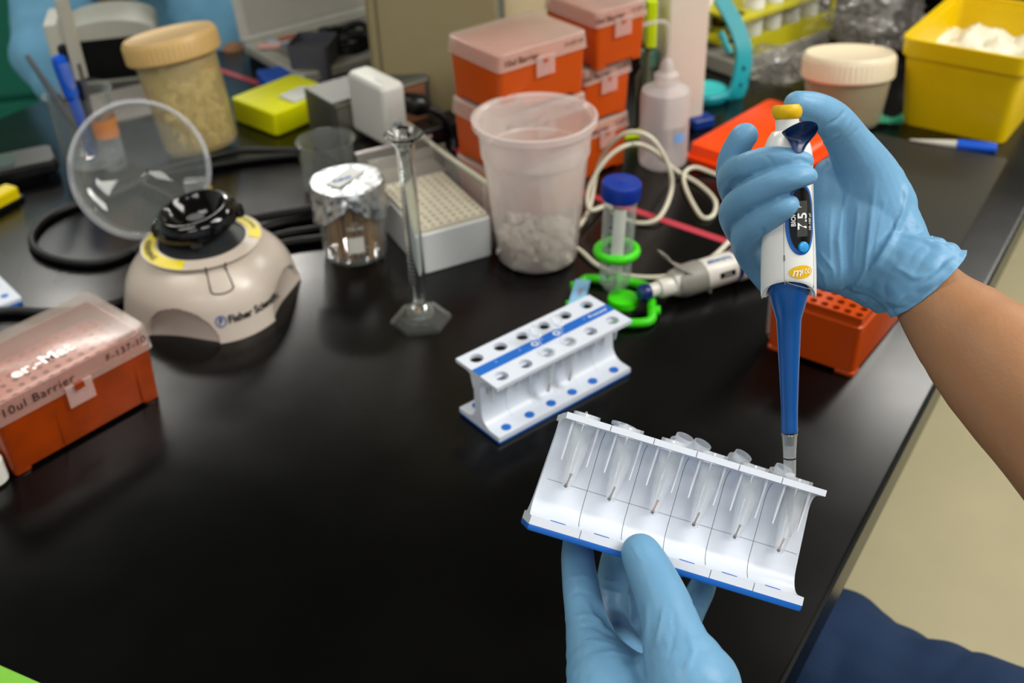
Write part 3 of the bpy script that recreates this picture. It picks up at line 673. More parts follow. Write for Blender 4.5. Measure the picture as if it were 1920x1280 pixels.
t = thing('plastic_tub', 'tall frosted plastic tub with crushed ice in the bottom', 'tub', P(1008, 481), 0)
tubm = thin('frosted_tub', '#e8dcd6', .38, .19, edge=.45, var=.05, vscale=30)
Rb, Rt, Ht = .0385, .0535, .146
tp = [(0.0002, .003), (Rb - .003, .002), (Rb, .005), (.0490, .112), (.0505, .112), (.0520, Ht - .008), (Rt + .0035, Ht - .006), (Rt + .004, Ht), (Rt + .001, Ht + .0008),
      (.0508, Ht - .002), (.0495, .1135), (.0478, .1120), (Rb - .0012, .0065), (Rb - .004, .0040), (.0002, .0042)]
obj('wall', G().lathe(tp, 64), tubm, t, 40)
icm = mat('crushed_ice', '#ebe6d8', .4, .4, opacity=.75, var=.15, vscale=120)
ic = G()
for k in range(260):
    a = random.random() * 2 * PI; r = .035 * math.sqrt(random.random()); z = .006 + .024 * random.random(); s = .003 + .003 * random.random()
    ic.join(G().box(-s, s, -s * .8, s * .8, -s * .6, s * .6), Matrix.Translation((r * math.cos(a), r * math.sin(a), z)) @ Matrix.Rotation(random.random() * 3, 4, (random.random() - .5, random.random() - .5, random.random() - .5)))
o = obj('crushed_ice', ic, icm, None, 0); o.location = P(1008, 481); tag(o, 'layer of crushed ice inside the tall frosted tub', 'ice', kind='stuff')

def beaker(name, label, px, r, h, group=None, lip=.003):
    t = thing(name, label, 'beaker', P(*px), 0, group)
    obj('glass_wall', G().lathe([(.0002, .001), (r - .004, 0), (r - .001, .002), (r, .006), (r, h - .006), (r + lip, h), (r + lip - .0012, h + .0006), (r - .0018, h - .006), (r - .0018, .006), (r - .004, .003), (.0002, .003)], 48), glass, t, 50)
    return t
tb = beaker('glass_beaker', 'glass beaker full of wooden sticks under a crinkled foil cover', (668, 473), .0315, .078, 'glass beakers')
wm = mat('white_print', '#c6c4bc', .5, .3)
wl = G(); 
for v in rr(.017, .017, .003, 0, 4): wl.v.append(Vector(v))
wl.f = [tuple(range(len(wl.v)))]
def cyl_wrap(g, r, a0, z0): return g.map(lambda v: (r * math.cos(a0 + v.x / r), r * math.sin(a0 + v.x / r), z0 + v.y))
sq = quad(.016, .017, 10)
obj('write_on_patch', cyl_wrap(sq, .0318, math.radians(-80), .025), wm, tb, 0, 'white square write-on patch')
obj('graduations', cyl_wrap(text('150 mL', .0055, bold=.0001).join(text('±5%', .004).xf(Matrix.Translation((0, .005, 0)))), .0318, math.radians(-78), .043), wm, tb, 0)
wood = mat('pale_wood', '#b58a4e', .6, .3, var=.25, vscale=300)
rnd = random.Random(3); bc = P(668, 473)
NST = 70; proto = None
for k in range(NST):
    a = rnd.random() * 2 * PI; r = .027 * math.sqrt(rnd.random()); a2_ = a + (rnd.random() - .5) * .9; r2_ = min(.027, r + (rnd.random() - .3) * .012)
    p0 = Vector((r * math.cos(a), r * math.sin(a), .004)); p1 = Vector((r2_ * math.cos(a2_), r2_ * math.sin(a2_), .071))
    if proto is None:
        proto = single('wooden_stick', G().lathe([(.0002, 0), (.0011, .0004), (.0011, .067), (.0002, .0674)], 8), wood, 'slim wooden stick standing in the foil-topped beaker', 'stick', group='wooden sticks in the beaker'); s_ = proto
    else: s_ = proto.copy(); C.objects.link(s_)
    dv = (p1 - p0).normalized(); xx = dv.orthogonal().normalized(); s_.matrix_world = basis(bc + p0, xx, dv.cross(xx), dv)
# foil
def foil():
    n, g = 96, G(); rs = []
    prof_ = [(.0005, .0805), (.010, .0803), (.020, .0800), (.030, .0798), (.0345, .0795), (.0362, .076), (.0362, .070), (.0365, .064), (.037, .058), (.0375, .052)]
    for j, (r, z) in enumerate(prof_):
        row = []
        for i in range(n):
            a = 2 * PI * i / n; zz = z; q = r
            if j >= 5:
                d = (j - 4) / 5; ext = .35 + .65 * abs(math.sin(a * 1.5 + 2.2)) ** 1.2
                zz = .0795 - (.0795 - .045) * d * ext
            p = Vector((q * math.cos(a), q * math.sin(a), zz)); w = .0034 if j >= 5 else (.0012 if j > 2 else .0007)
            nz_ = noise.noise(p * 95) * 1.2 + noise.noise(p * 260) * .8
            p += Vector((math.cos(a), math.sin(a), 0)) * (w * nz_) if j >= 4 else Vector((0, 0, w * nz_))
            row.append(p)
        rs.append(row)
    return g.rings(rs, True, False)
foil_m = mat('aluminium_foil', '#b0b3b5', .36, .5, metal=.9, bump=.8, bscale=150)
fo = obj('foil_cover', foil(), foil_m, None, 25); fo.location = bc; tag(fo, 'crumpled aluminium foil capping the beaker of sticks', 'foil')
st = quad(.018, .040, 4).xf(Matrix.Rotation(math.radians(-32), 4, 'Z')).xf(Matrix.Translation((-.002, .002, .0812)))
so = obj('paper_strip', st, mat('paper_white', '#cfd2cf', .7, .2), fo, 0, 'pale strip of label on top of the foil')
obj('lettering', text('Fisher', .008, bold=.0004).xf(Matrix.Rotation(math.radians(35), 4, 'Z')).xf(Matrix.Translation((-.004, -.002, .0814))), mat('blue_print', '#1d4f93', .5, .3), so, 0)
beaker('glass_beaker', 'empty glass beaker behind the foil-topped one', (622, 350), .029, .056, 'glass beakers')

# 50 ml tube in bright green ring stand
gp = P(1150, 557)
top50 = D(1166, 345, (P(1150, 557) + Vector((0, 0, .114)) - CAM).dot(MC @ Vector((0, 0, 1))))
axu = (top50 - gp).normalized(); xx = axu.orthogonal().normalized(); M50 = basis(gp + Vector((0, 0, .002)), xx, axu.cross(xx), axu)
t = thing('conical_tube', 'large clear conical tube with dark blue screw cap', 'tube', mat=M50)
fal = thin('falcon_plastic', '#c9d2cc', .12, .16, edge=.6)
obj('tube_body', G().lathe([(.0004, 0), (.004, .001), (.0138, .0150), (.0143, .019), (.0147, .104), (.0135, .104), (.0132, .019), (.0125, .0158), (.003, .003), (.0004, .0028)], 40), fal, t, 50)
capg = G().lathe([(.0166, .0995), (.0172, .101), (.0172, .1135), (.0160, .115), (.003, .1148), (.0015, .1155), (.0001, .1155)], 60)
for k in range(48):
    a = 2 * PI * k / 48; capg.join(G().box(.0170, .0175, -.0004, .0004, .101, .1125), Matrix.Rotation(a, 4, 'Z'))
obj('cap', capg, mat('deep_blue_cap', '#0a2f8c', .4, .4), t, 40, 'dark blue screw cap')
v_ = M50.to_3x3().inverted() @ Vector((-.1, -1, 0)); fa = math.atan2(v_.y, v_.x)
obj('write_on_panel', cyl_wrap(quad(.011, .062, 8), .0149, fa, .064), mat('matt_white_print', '#c9ccc2', .6, .2), t, 0)
gr = G()
for k in range(12): gr.join(quad(.0022 if k % 2 else .0035, .0006, 3).xf(Matrix.Translation((-.0078, .022 + k * .006, 0))))
for k in range(5): gr.join(text(str((k + 1) * 10), .004, bold=.0001).xf(Matrix.Translation((-.0075, .027 + k * .0165, 0))))
obj('graduations', cyl_wrap(gr, .0150, fa, 0), ink, t, 0)
obj('liquid', G().lathe([(.0004, .003), (.0115, .0155), (.0128, .020), (.0130, .026), (.0004, .0262)], 32), mat('clear_liquid', '#b9c9b0', .05, .5, opacity=.15), t, 50)
t = thing('tube_stand', 'bright green plastic ring stand holding the capped conical tube', 'stand', gp)
rq = M50 @ Vector((0, 0, .047)) - gp
obj('ring', G().lathe([(.0175 + .0038 * math.cos(math.radians(a)), .0038 * math.sin(math.radians(a)) * 1.1) for a in range(0, 360, 30)], 48, closed=True).xf(Matrix.Translation(rq)), lime, t, 60)
def pl(*pp): return [P(*q, .005) - gp for q in pp]
obj('base_frame', G().tube(catmull(pl((1078, 575), (1084, 540), (1092, 527), (1104, 522), (1150, 526), (1192, 531), (1216, 540), (1221, 560), (1222, 583), (1222, 597), (1206, 605), (1150, 605), (1085, 598), (1078, 575)), 5), .0042, 10), lime, t, 60)
foot = P(1180, 562, .004) - gp
obj('hub', G().lathe([(.0002, -.004), (.014, -.004), (.0145, -.001), (.0135, .003), (.009, .004), (.0002, .003)], 32).xf(Matrix.Translation(P(1168, 562, .004) - gp)), lime, t)
obj('strut', G().tube(catmull([P(1160, 552, .006) - gp, Vector((.006, .0215, .01)), Vector((.007, .0225, .03)), rq + Vector((.002, .018, .0))], 4), .0032, 8), lime, t, 60)
for q in ((1078, 536), (1070, 572), (1229, 582)): obj('peg', G().tube([P(*q, .006) - gp + Vector((-.004, 0, 0)), P(*q, .006) - gp + Vector((.004, 0, 0))], .0045, 10), lime, t, 40)
o_, yw, ln = fr((1078, 580), (1092, 530), .011)
t = single('paper_tag', G().box(0, .050, -.007, .007, 0, .0008), mat('light_blue_paper', '#84b7d8', .7, .2), 'light blue paper tag laid over the green stand', 'tag', o_, yw)
obj('lettering', text('labels', .006).xf(Matrix.Translation((.028, 0, .0009))), red_ink, t, 0)

# lying pipette ------------------------------------------------------
A_, B_ = P(1200, 551, .015), P(1480, 466, .017); dv = (B_ - A_).normalized(); yy = Vector((0, 0, 1)).cross(dv).normalized(); ML = basis(A_, yy, dv.cross(yy), dv)
t = thing('lying_pipette', 'white adjustable pipette with grey finger hook lying on its side', 'pipette', mat=ML)
wp = mat('warm_white_plastic', '#cfccc4', .3, .45, var=.03)
obj('button', G().lathe([(.0002, -.001), (.006, -.0008), (.0078, .002), (.0080, .007), (.0070, .0095)], 32), mat('navy_plastic', '#10215e', .3, .5), t, 40, 'navy blue push button')
obj('plunger', G().lathe([(.0064, .008), (.0066, .022)], 28), wp, t); obj('collar', G().lathe([(.0085, .019), (.0096, .021), (.0096, .033), (.0088, .035)], 32), wp, t)
obj('body', G().rings([rr(.019, .023, .009, .033, 5, 0, .001), rr(.022, .027, .010, .042, 5, 0, .001), rr(.023, .027, .010, .090, 5, 0, .001), rr(.020, .024, .009, .100, 5), rr(.012, .012, .0055, .112, 5), rr(.010, .010, .0045, .190, 5), rr(.006, .006, .0028, .225, 5)]), wp, t)
hk = []
for k, (z, y, w) in enumerate([(.022, .036, .0065), (.028, .027, .0075), (.037, .019, .009), (.050, .010, .011), (.058, .004, .0135), (.066, -.004, .0145), (.066, -.012, .0145)]):
    hk.append([Vector((x * w, y + dy, z + dz)) for x, dy, dz in ((-1, 0, 0), (-.7, .002, -.0030), (.7, .002, -.0030), (1, 0, 0), (.8, -.0018, .0028), (-.8, -.0018, .0028))])
gh = G().rings(hk)
hook = obj('finger_hook', gh, mat('warm_grey_plastic', '#7f7d76', .45, .4), t, 60, 'grey finger hook')
obj('hook_collar', G().lathe([(.0125, .036), (.0148, .044), (.0150, .060), (.0140, .064), (.012, .064)], 40).xf(Matrix.Scale(1.02, 4)), mat('warm_grey_plastic', '#7f7d76', .45, .4), t)
Rx = Matrix.Rotation(PI / 2, 4, 'Z')
up_l = ML.to_3x3().inverted() @ (CAM - A_).normalized(); au = math.atan2(up_l.y, up_l.x); rb = .0145
def onp(g, z0, da): return g.map(lambda v: ((.0149 + v.z) * math.cos(au + da + v.y / .0146), (.0149 + v.z) * math.sin(au + da + v.y / .0146), z0 + v.x))
barrel = obj('barrel', G().lathe([(.0135, .062), (.0146, .065), (.0146, .095), (.0138, .099)], 40), wp, t)
sgn = -1
obj('lettering', onp(text('eppendorf', .0060, bold=.0002), .080, -.62), mat('blue_print', '#1d4f93', .5, .3), t, 0)
obj('model_lettering', onp(text('Research', .0060, bold=.0002), .112, -.62), red_ink, t, 0)
obj('volume_window', onp(quad(.017, .0055, 8), .084, .42), mat('display_black', '#0a0a0c', .2, .5), t, 0)
obj('window_digits', onp(text('2 0 0', .0035), .084, .42).xf(Matrix()), white_ink, t, 0)
obj('blue_ring', G().lathe([(.0148, .097), (.0152, .098), (.0152, .101), (.0148, .102)], 40, closed=True), mat('navy_plastic', '#10215e'), t)
obj('grip', G().rings([rr(.029, .029, .012, .100, 5), rr(.030, .030, .013, .112, 5), rr(.026, .026, .011, .140, 5), rr(.020, .020, .008, .150, 5)]), wp, t)

# white tip rack in a clear open tray
cW = P(796, 515); yW = math.radians(26)
t = thing('white_tip_rack', 'low white rack with rows of small wells beside the frosted tub', 'tip rack', cW, yW)
ww, dd, hw = .0735, .112, .046
g = rbox(ww, dd, hw - .004, .005, .001, 0, ww / 2, dd / 2); obj('body', g, mat('cool_white_plastic', '#d3d6d6', .35, .4, var=.02), t)
xs = [.003 + (ww - .006) * i / 8 for i in range(9)]; ys = [.003 + (dd - .006) * i / 12 for i in range(13)]
obj('top_plate', holed(xs, ys, {(i, j): .0027 for i in range(8) for j in range(12)}, hw - .0038, hw, 12), mat('cream_plate', '#cfc8b4', .5, .3), t, 20)
t2 = thing('clear_tray', 'clear plastic tray cover standing around the white tip rack', 'tray', cW, yW)
tp_ = thin('tray_plastic', '#d8d4cc', .2, .16, edge=.6)
obj('wall', G().box(-.004, ww + .006, dd + .004, dd + .0052, 0, .072), tp_, t2); obj('wall', G().box(ww + .0045, ww + .006, .01, dd + .004, 0, .066), tp_, t2)
obj('wall', G().box(-.004, ww + .006, dd + .040, dd + .0412, 0, .066), tp_, t2); obj('floor_panel', G().box(-.004, ww + .006, dd + .004, dd + .040, .040, .0412), mat('grey_film', '#a09d94', .4, .4, opacity=.6), t2)
obj('rim', G().box(-.005, ww + .007, dd + .0395, dd + .042, .065, .067), frost, t2); obj('rib', G().box(ww + .0062, ww + .008, .028, .030, .0, .064), frost, t2)

# ------------------------------------------------------------------ wash bottle
t = thing('wash_bottle', 'translucent squeeze wash bottle with curved spout tube', 'bottle', P(1242, 306), 0)
wb = thin('milky_plastic', '#e2dbdc', .35, .50, edge=.4, var=.05, vscale=20)
obj('body', G().lathe([(.0005, .002), (.022, 0), (.0260, .003), (.0268, .008), (.0268, .080), (.0255, .087), (.0120, .093), (.0115, .095), (.0005, .0952)], 48), wb, t, 45)
obj('cap', G().lathe([(.0128, .092), (.0130, .104), (.0080, .108), (.0065, .117), (.0035, .121), (.0005, .121)], 32), thin('milky_cap', '#dcd2cf', .35, .6), t)
obj('spout', G().tube(catmull([(0, 0, .118), (0, 0, .150), (-.004, 0, .160), (-.016, -.001, .161), (-.040, -.003, .156), (-.052, -.004, .154)], 8), [.0026] * 33 + [.0026] * 8, 10), thin('spout_plastic', '#d8cec8', .3, .55), t, 60)
obj('inner_tube', G().tube([(.002, 0, .092), (.008, 0, .008)], .002, 8), frost, t)
obj('sticker', cyl_wrap(quad(.014, .010, 6), .0271, math.radians(-58), .040), mat('blue_sticker', '#6f9fd8', .5, .3), t, 0, 'small light blue sticker')
# post
t = single('shelf_post', rbox(.052, .052, .62, .004, .001), mat('cream_post', '#cdc4b6', .5, .3, var=.03), 'upright cream post rising behind the wash bottle', 'post', P(1262, 225), math.radians(20))
# ------------------------------------------------------------------ cables
def cable(name, pts, r, m, label, z=None, closed=False, n=8):
    g = G().tube(catmull([Vector(p) for p in pts], 8), r, n); return single(name, g, m, label, 'cable', smooth=80)
def cp(seq, r): return [P(x, y, z + r) for x, y, z in seq]
wc = mat('white_cable_sheath', '#c9c6b2', .4, .4)
cable('power_cable', cp([(757, 228, .035), (775, 240, .045), (810, 270, .060), (850, 300, .072), (905, 338, .068), (960, 385, .030), (1005, 440, .002), (1060, 455, 0), (1088, 470, 0), (1120, 497, 0), (1170, 516, 0), (1250, 518, 0), (1320, 492, .0), (1360, 460, 0), (1385, 425, 0), (1400, 380, .0)], .0024), .0024, wc, 'white power cable leading from the white adapter behind the tub')
cable('coiled_cable', cp([(1085, 425, 0), (1105, 390, 0), (1122, 310, .035), (1150, 265, .065), (1185, 247, .078), (1225, 262, .072), (1255, 315, .04), (1258, 360, .015), (1235, 408, .004), (1195, 418, 0), (1150, 400, 0), (1140, 385, 0), (1105, 393, .010), (1105, 350, .030), (1140, 295, .055), (1185, 270, .064), (1225, 282, .045), (1265, 318, .006), (1310, 345, .0), (1340, 375, 0), (1338, 402, 0), (1318, 408, 0), (1298, 380, 0), (1283, 345, .002), (1285, 322, .004), (1305, 314, .004), (1345, 328, 0), (1400, 345, 0)], .0024), .0024, wc, 'coiled end of white cable looping beside the wash bottle')
cable('power_cord', cp([(248, 558, 0), (180, 578, 0), (90, 585, 0), (20, 583, 0), (-60, 590, 0)], .0045), .0045, rubber, 'black cord running left from the centrifuge behind the tip box')
cable('power_cord', cp([(330, 420, 0), (250, 470, .0), (190, 492, 0), (120, 490, 0), (70, 470, 0), (62, 440, 0), (95, 405, 0), (160, 378, 0), (210, 365, 0), (300, 330, 0), (400, 310, 0), (480, 298, 0), (560, 290, 0)], .0042), .0042, rubber, 'black cord looping left of the centrifuge')
cable('power_cord', cp([(250, 475, 0), (300, 430, .002), (330, 385, .002), (300, 360, .002), (270, 345, .003), (300, 320, .004), (370, 300, .004), (450, 283, .004), (565, 282, .004)], .004), .004, rubber, 'black cord passing behind the open centrifuge lid')
cable('power_cord', cp([(460, 440, 0), (520, 420, 0), (590, 405, 0), (650, 395, 0)], .0045), .0045, rubber, 'black cord nearest the foil-topped beaker, upper of three')
cable('power_cord', cp([(480, 452, 0), (540, 438, 0), (600, 428, 0), (640, 420, 0)], .0045), .0045, rubber, 'black cord between centrifuge and beaker, middle of three')
cable('power_cord', cp([(500, 462, 0), (560, 452, 0), (610, 445, 0), (650, 430, 0)], .0045), .0045, rubber, 'black cord between centrifuge and beaker, lowest of three')
cg_ = G(); pts = cp([(440, 418, .006), (500, 406, .008), (585, 392, .008)], .006); pp = catmull(pts, 12)
for k in range(0, len(pp) - 1, 1): cg_.tube([pp[k], pp[k].lerp(pp[k + 1], .5)], .0062, 10)
cg_.tube(pp, .0045, 8)
single('ribbed_plug', cg_, rubber, 'ribbed black strain relief of a power plug near the beaker', 'plug')
# ------------------------------------------------------------------ grey instrument, adapter, plug
nl_, fl_, rt_ = P(635, 306), P(571, 282), P(797, 252)
ux = (rt_ - nl_).normalized(); uy = Vector((-ux.y, ux.x, 0)); LL = (rt_ - nl_).length + .012
t = thing('metal_instrument', 'dark grey metal instrument box with steel front panel', 'instrument', mat=basis(nl_, ux, uy, Vector((0, 0, 1))))
dk = mat('dark_grey_metal', '#4b4c46', .4, .5, metal=.3)
obj('case', rbox(LL, .064, .072, .003, .0015, 0, LL / 2, .031), dk, t)
obj('front_panel', G().box(.006, .030, -.0015, 0, .004, .064), mat('steel_panel', '#8f8a7e', .35, .5, metal=.6), t); obj('rear_panel', G().box(.070, LL - .008, -.0015, 0, .004, .064), mat('brown_panel', '#8a5a40', .5, .4), t)
obj('top_edge', G().tube([(.004, -.001, .067), (LL - .004, -.001, .067)], .0016, 8), mat('steel_edge', '#a8a290', .3, .5, metal=.7), t)
t = thing('extension_socket', 'black power strip lying in front of the grey instrument', 'power strip', mat=basis(nl_ - uy * .048 + ux * .01, ux, uy, Vector((0, 0, 1))))
obj('case', rbox(.17, .034, .031, .006, .002, 0, .07, .012), black_pl, t); obj('socket', G().lathe([(.014, .0312), (.0155, .032), (.0155, .0312)], 32, closed=True).xf(Matrix.Translation((.11, .012, 0))), black_gl, t)
bl_, br_ = P(660, 243, .036), P(728, 281, .036)
bx = (br_ - bl_).normalized(); by = Vector((-bx.y, bx.x, 0))
t = thing('power_adapter', 'white square laptop power adapter standing on the power strip', 'power adapter', mat=basis(bl_, bx, by, Vector((0, 0, 1))))
br = rr(.0735, .029, .008, 0, 6)
def rb3(w, d, h, r):  # fully rounded block: x width, y depth, z height
    g = G(); rs = []
    for k in range(0, 7):
        a = k / 6 * PI / 2; rs.append([(x * (w / 2 - r + r * math.sin(a)) / (w / 2) if True else x, y * (d / 2 - r * .8 + r * .8 * math.sin(a)) / (d / 2), r * (1 - math.cos(a))) for x, y, _ in rr(w, d, r, 0, 5)])
    rs += [[(x, y, h - z) for x, y, z in r_] for r_ in reversed(rs)]
    return g.rings(rs)
obj('housing', rb3(.0735, .030, .070, .007).xf(Matrix.Translation((.0367, .015, 0))), mat('matt_white_plastic', '#c6c5bf', .45, .4, var=.02), t, 50)
obj('cable_port', G().tube([(.0725, .015, .028), (.080, .013, .026)], .004, 12), mat('port_grey', '#8b8f92', .5, .4), t)
obj('corner_clip', rbox(.018, .012, .0015, .002, .0004, .0695, .054, .015), mat('matt_white_plastic', '#c6c5bf'), t)
t = thing('power_plug', 'black power plug with cord behind the white adapter', 'plug', P(800, 235, .03))
p0 = P(755, 195, .065) - P(800, 235, .03); q = lambda *a: P(*a) - P(800, 235, .03)
obj('plug_body', G().tube([q(758, 190, .06), q(775, 195, .058), q(790, 197, .056), q(805, 203, .052)], [.011, .013, .013, .007], 16), black_pl, t); obj('cord', G().tube(catmull([q(803, 203, .052), q(825, 214, .044), q(842, 235, .03), q(848, 262, .012), q(846, 285, .004)], 8), .0042, 10), rubber, t, 80)

# large beige cabinet standing on the bench
g0 = P(702, 262); t = thing('beige_incubator', 'large beige metal equipment cabinet filling the back centre', 'cabinet', mat=basis(g0 + Vector((.003, .02, 0)), Vector((1, 0, 0)), Vector((0, 1, 0)), Vector((0, 0, 1))))
bg_m = mat('beige_metal', '#887d5c', .5, .35, var=.04)
obj('case', rbox(.150, .30, .60, .006, .002, 0, .075, .15), bg_m, t); obj('seam', G().box(.012, .0135, -.0012, 0, .01, .59), mat('seam_beige', '#5d5747', .6, .2), t)
for z in (.22, .26): obj('screw', G().lathe([(.0035, 0), (.0045, .001), (.002, .0022)], 16).xf(Matrix.Rotation(PI / 2, 4, 'X')).xf(Matrix.Translation((.05 + .085 * (z == .26), -.001, z - .05))), mat('screw_metal', '#b8b4a6', .3, .5, metal=.8), t)
t = single('column_panel', rbox(.075, .2, .8, .004, .001), mat('light_beige_panel', '#cfc09a', .5, .3, var=.03), 'pale beige upright panel between the cabinet and the tip box stacks', 'panel', P(702, 262) + Vector((.196, .135, 0)), 0)

# ------------------------------------------------------------------ left back: jar, glass of tools, yellow float, phone, laptop
def jar(label, px, r0, r1, h, lr, lh, ml, mb, content, group=None, fill=.6, tilt=0, back=0):
    t = thing('wide_mouth_jar', label, 'jar', P(*px), 0, group)
    t.rotation_euler = (math.radians(back), math.radians(tilt), 0); t.location.z = .0055 * (back != 0)
    obj('body', G().lathe([(.0005, .002), (r0 - .004, 0), (r0, .005), (r1, h - .010), (r1 - .004, h), (r1 - .006, h), (r1 - .002, h - .011), (r0 - .0018, .006), (.0005, .005)], 48), mb, t, 45)
    lg_ = G().lathe([(lr - .002, h - .012), (lr, h - .010), (lr, h + lh - .004), (lr - .003, h + lh), (lr - .006, h + lh - .0005), (lr - .008, h + lh - .002), (.0005, h + lh - .002)], 56)
    for k in range(56): lg_.join(G().box(lr - .0002, lr + .0005, -.0008, .0008, h - .009, h + lh - .006), Matrix.Rotation(2 * PI * k / 56, 4, 'Z'))
    obj('lid', lg_, ml, t, 40)
    return t
amber = thin('yellowed_plastic', '#d6c084', .3, .34, edge=.4, var=.10, vscale=15, tint=(1, .98, .9))
tj = jar('tall yellowed jar with tan lid holding pale plastic pieces', (382, 281), .043, .046, .119, .0535, .014, mat('tan_lid', '#c7a468', .4, .4, var=.15, vscale=20), amber, None, 'lidded jars', tilt=-8, back=-7)
rnd = random.Random(5); pc = mat('pale_piece', '#d8cc9c', .5, .3, var=.1)
base_g = rbox(.014, .006, .010, .002, .0006)
pm_ = None; jl = P(388, 283)
for k in range(70):
    a = rnd.random() * 2 * PI; r = .034 * math.sqrt(rnd.random()); z = .008 + .054 * rnd.random()
    if k > 62: z = .062 + .012 * rnd.random()
    if pm_ is None: pm_ = single('plastic_clip', base_g, pc, 'pale plastic piece in the tall yellowed jar', 'clip', group='pale plastic pieces in the jar'); o = pm_
    else: o = pm_.copy(); C.objects.link(o)
    o.location = tj.matrix_basis @ Vector((r * math.cos(a) * .92, r * math.sin(a) * .92, z + .004)); o.rotation_euler = (rnd.random() * 3, rnd.random() * 3, rnd.random() * 3)
jar('low wide jar with cream lid behind the pipetting thumb', (1580, 238), .041, .049, .066, .052, .016, mat('cream_lid', '#dccdb0', .4, .4, var=.04), thin('beige_plastic', '#a79872', .35, .62, edge=.4, var=.1, vscale=14), None, 'lidded jars', back=-9)

# beaker with markers, tweezers and droppers
pb_ = P(165, 300); beakerL = beaker('glass_beaker', 'glass beaker holding a blue marker and tools, behind the centrifuge lid', (178, 300), .034, .085, 'glass beakers', .004)
bo = P(178, 300)
def stick(name, label, cat, a, b, rs, m, n=14):
    A, B2 = Vector(a), Vector(b); L2 = (B2 - A).length; dv = (B2 - A).normalized(); xx = dv.orthogonal().normalized()
    t = thing(name, label, cat, mat=basis(bo + A, xx, dv.cross(xx), dv)); z = 0; return t, L2
t, L2 = stick('marker_pen', 'blue capped marker standing in the beaker at the far left', 'marker', (0, 0, .006), (-.012, .003, .126), None, None)
obj('barrel', G().lathe([(.004, 0), (.0065, .002), (.0065, .085)], 20), mat('marker_blue', '#0b4fbf', .35, .4), t); obj('cap', G().lathe([(.0085, .074), (.0088, .110), (.0078, L2 - .003), (.004, L2)], 20), mat('marker_blue', '#0b4fbf', .35, .4), t)
t, L2 = stick('marker_pen', 'black marker beside the blue one in the far left beaker', 'marker', (.006, .005, .006), (-.008, .012, .135), None, None)
obj('barrel', G().lathe([(.004, 0), (.005, .002), (.005, L2 - .04)], 16), black_pl, t); obj('cap', G().lathe([(.0058, L2 - .042), (.006, L2 - .003), (.003, L2)], 16), black_pl, t)
t, L2 = stick('metal_tweezers', 'metal tweezers leaning left out of the far left beaker', 'tweezers', (.004, -.006, .006), (-.045, .002, .128), None, None)
mt = mat('brushed_steel', '#8b8b88', .3, .5, metal=.9)
for s in (-1, 1): obj('arm', G().tube([(0, s * .001, 0), (0, s * .005, L2 * .5), (0, s * .0015, L2)], [.0008, .0028, .0022], 8), mt, t)
t, L2 = stick('glass_dropper', 'glass dropper with clear bulb in the far left beaker', 'dropper', (.004, -.003, .006), (-.004, -.004, .118), None, None)
obj('pipe', G().lathe([(.0012, 0), (.003, .02), (.0032, .09)], 14), glass, t); obj('bulb', G().lathe([(.004, .085), (.0065, .098), (.0062, .112), (.002, L2)], 20), clearp, t)
t, L2 = stick('steel_spatula', 'tall pale grey spatula standing in the far left beaker', 'spatula', (.008, .004, .006), (.004, .014, .185), None, None)
obj('shaft', G().tube([(0, 0, 0), (0, 0, L2 * .6)], .003, 10), mt, t); obj('blade', rbox(.016, .003, L2 * .5, .001, .0005, L2 * .5), mat('pale_grey_metal', '#a9a79c', .4, .5, metal=.3), t)
t, L2 = stick('orange_vial', 'small vial with orange label seen through the centrifuge lid', 'vial', (.030, -.022, .0), (.030, -.022, .070), None, None)
obj('glass', G().lathe([(.012, 0), (.0135, .002), (.0135, .045), (.009, .052), (.009, .068)], 28), glass, t); obj('label', G().lathe([(.0137, .040), (.0137, .062)], 28, False, False), mat('amber_orange', '#c9741a', .4, .4), t, 0)

t = thing('floating_rack', 'bright yellow foam rack with white and blue pieces on it', 'rack', P(500, 240), math.radians(-42))
obj('block', rbox(.085, .100, .030, .006, .002, 0, -.01, .040), mat('bright_yellow_foam', '#dfe000', .5, .3, var=.03), t)
obj('white_label', rbox(.030, .04, .004, .003, .001, .030, .014, .045), mat('paper_white', '#cfd2cf'), t)
t = single('blue_pad', rbox(.075, .05, .020, .004, .001), mat('pad_blue', '#0a4fb4', .5, .3), 'bright blue pad lying behind the yellow rack', 'pad', P(545, 160, .0), math.radians(25))

# black clamshell handset at left edge
t = thing('handset', 'black handheld device lying at the far left edge', 'handset', P(30, 338), math.radians(25))
obj('body', rbox(.11, .055, .016, .012, .004, .004, -.005, .012), black_pl, t); obj('screen', rbox(.05, .035, .001, .004, .0003, .0202, -.02, .012), mat('teal_screen', '#43544f', .15, .5), t); obj('stand_foot', rbox(.08, .04, .006, .008, .001, 0, -.005, .012), black_pl, t)
t = thing('yellow_cutter', 'yellow and black hand tool cut off by the left edge', 'tool', P(-10, 395), math.radians(60))
obj('blade_guard', rbox(.06, .020, .018, .004, .002), mat('cutter_yellow', '#dbc400', .4, .4), t); obj('grip', rbox(.06, .022, .006, .004, .001, -.0005, .004, 0), black_pl, t)
o_, yw, _ = fr((44, 569), (-2, 524))
t = thing('sample_strip', 'flat white strip with blue dots and blue underside at the left edge', 'strip', o_, yw)
obj('plate', rbox(.14, .05, .0045, .002, .0006, .0035, .069, .025), white_pl, t); obj('base_layer', rbox(.14, .05, .0035, .002, .0005, 0, .069, .025), blue_lab, t)
for k in range(6): obj('dot', G().lathe([(.0036, 0), (.0036, .0003)], 20).xf(Matrix.Translation((.012 + .0222 * k, .011, .0080))), blue_lab, t)
t = thing('white_remote', 'rounded white plastic object cut off at the left edge below the tip box', 'box', P(-82, 925), math.radians(50))
obj('case', rbox(.07, .045, .024, .010, .003), wp, t)
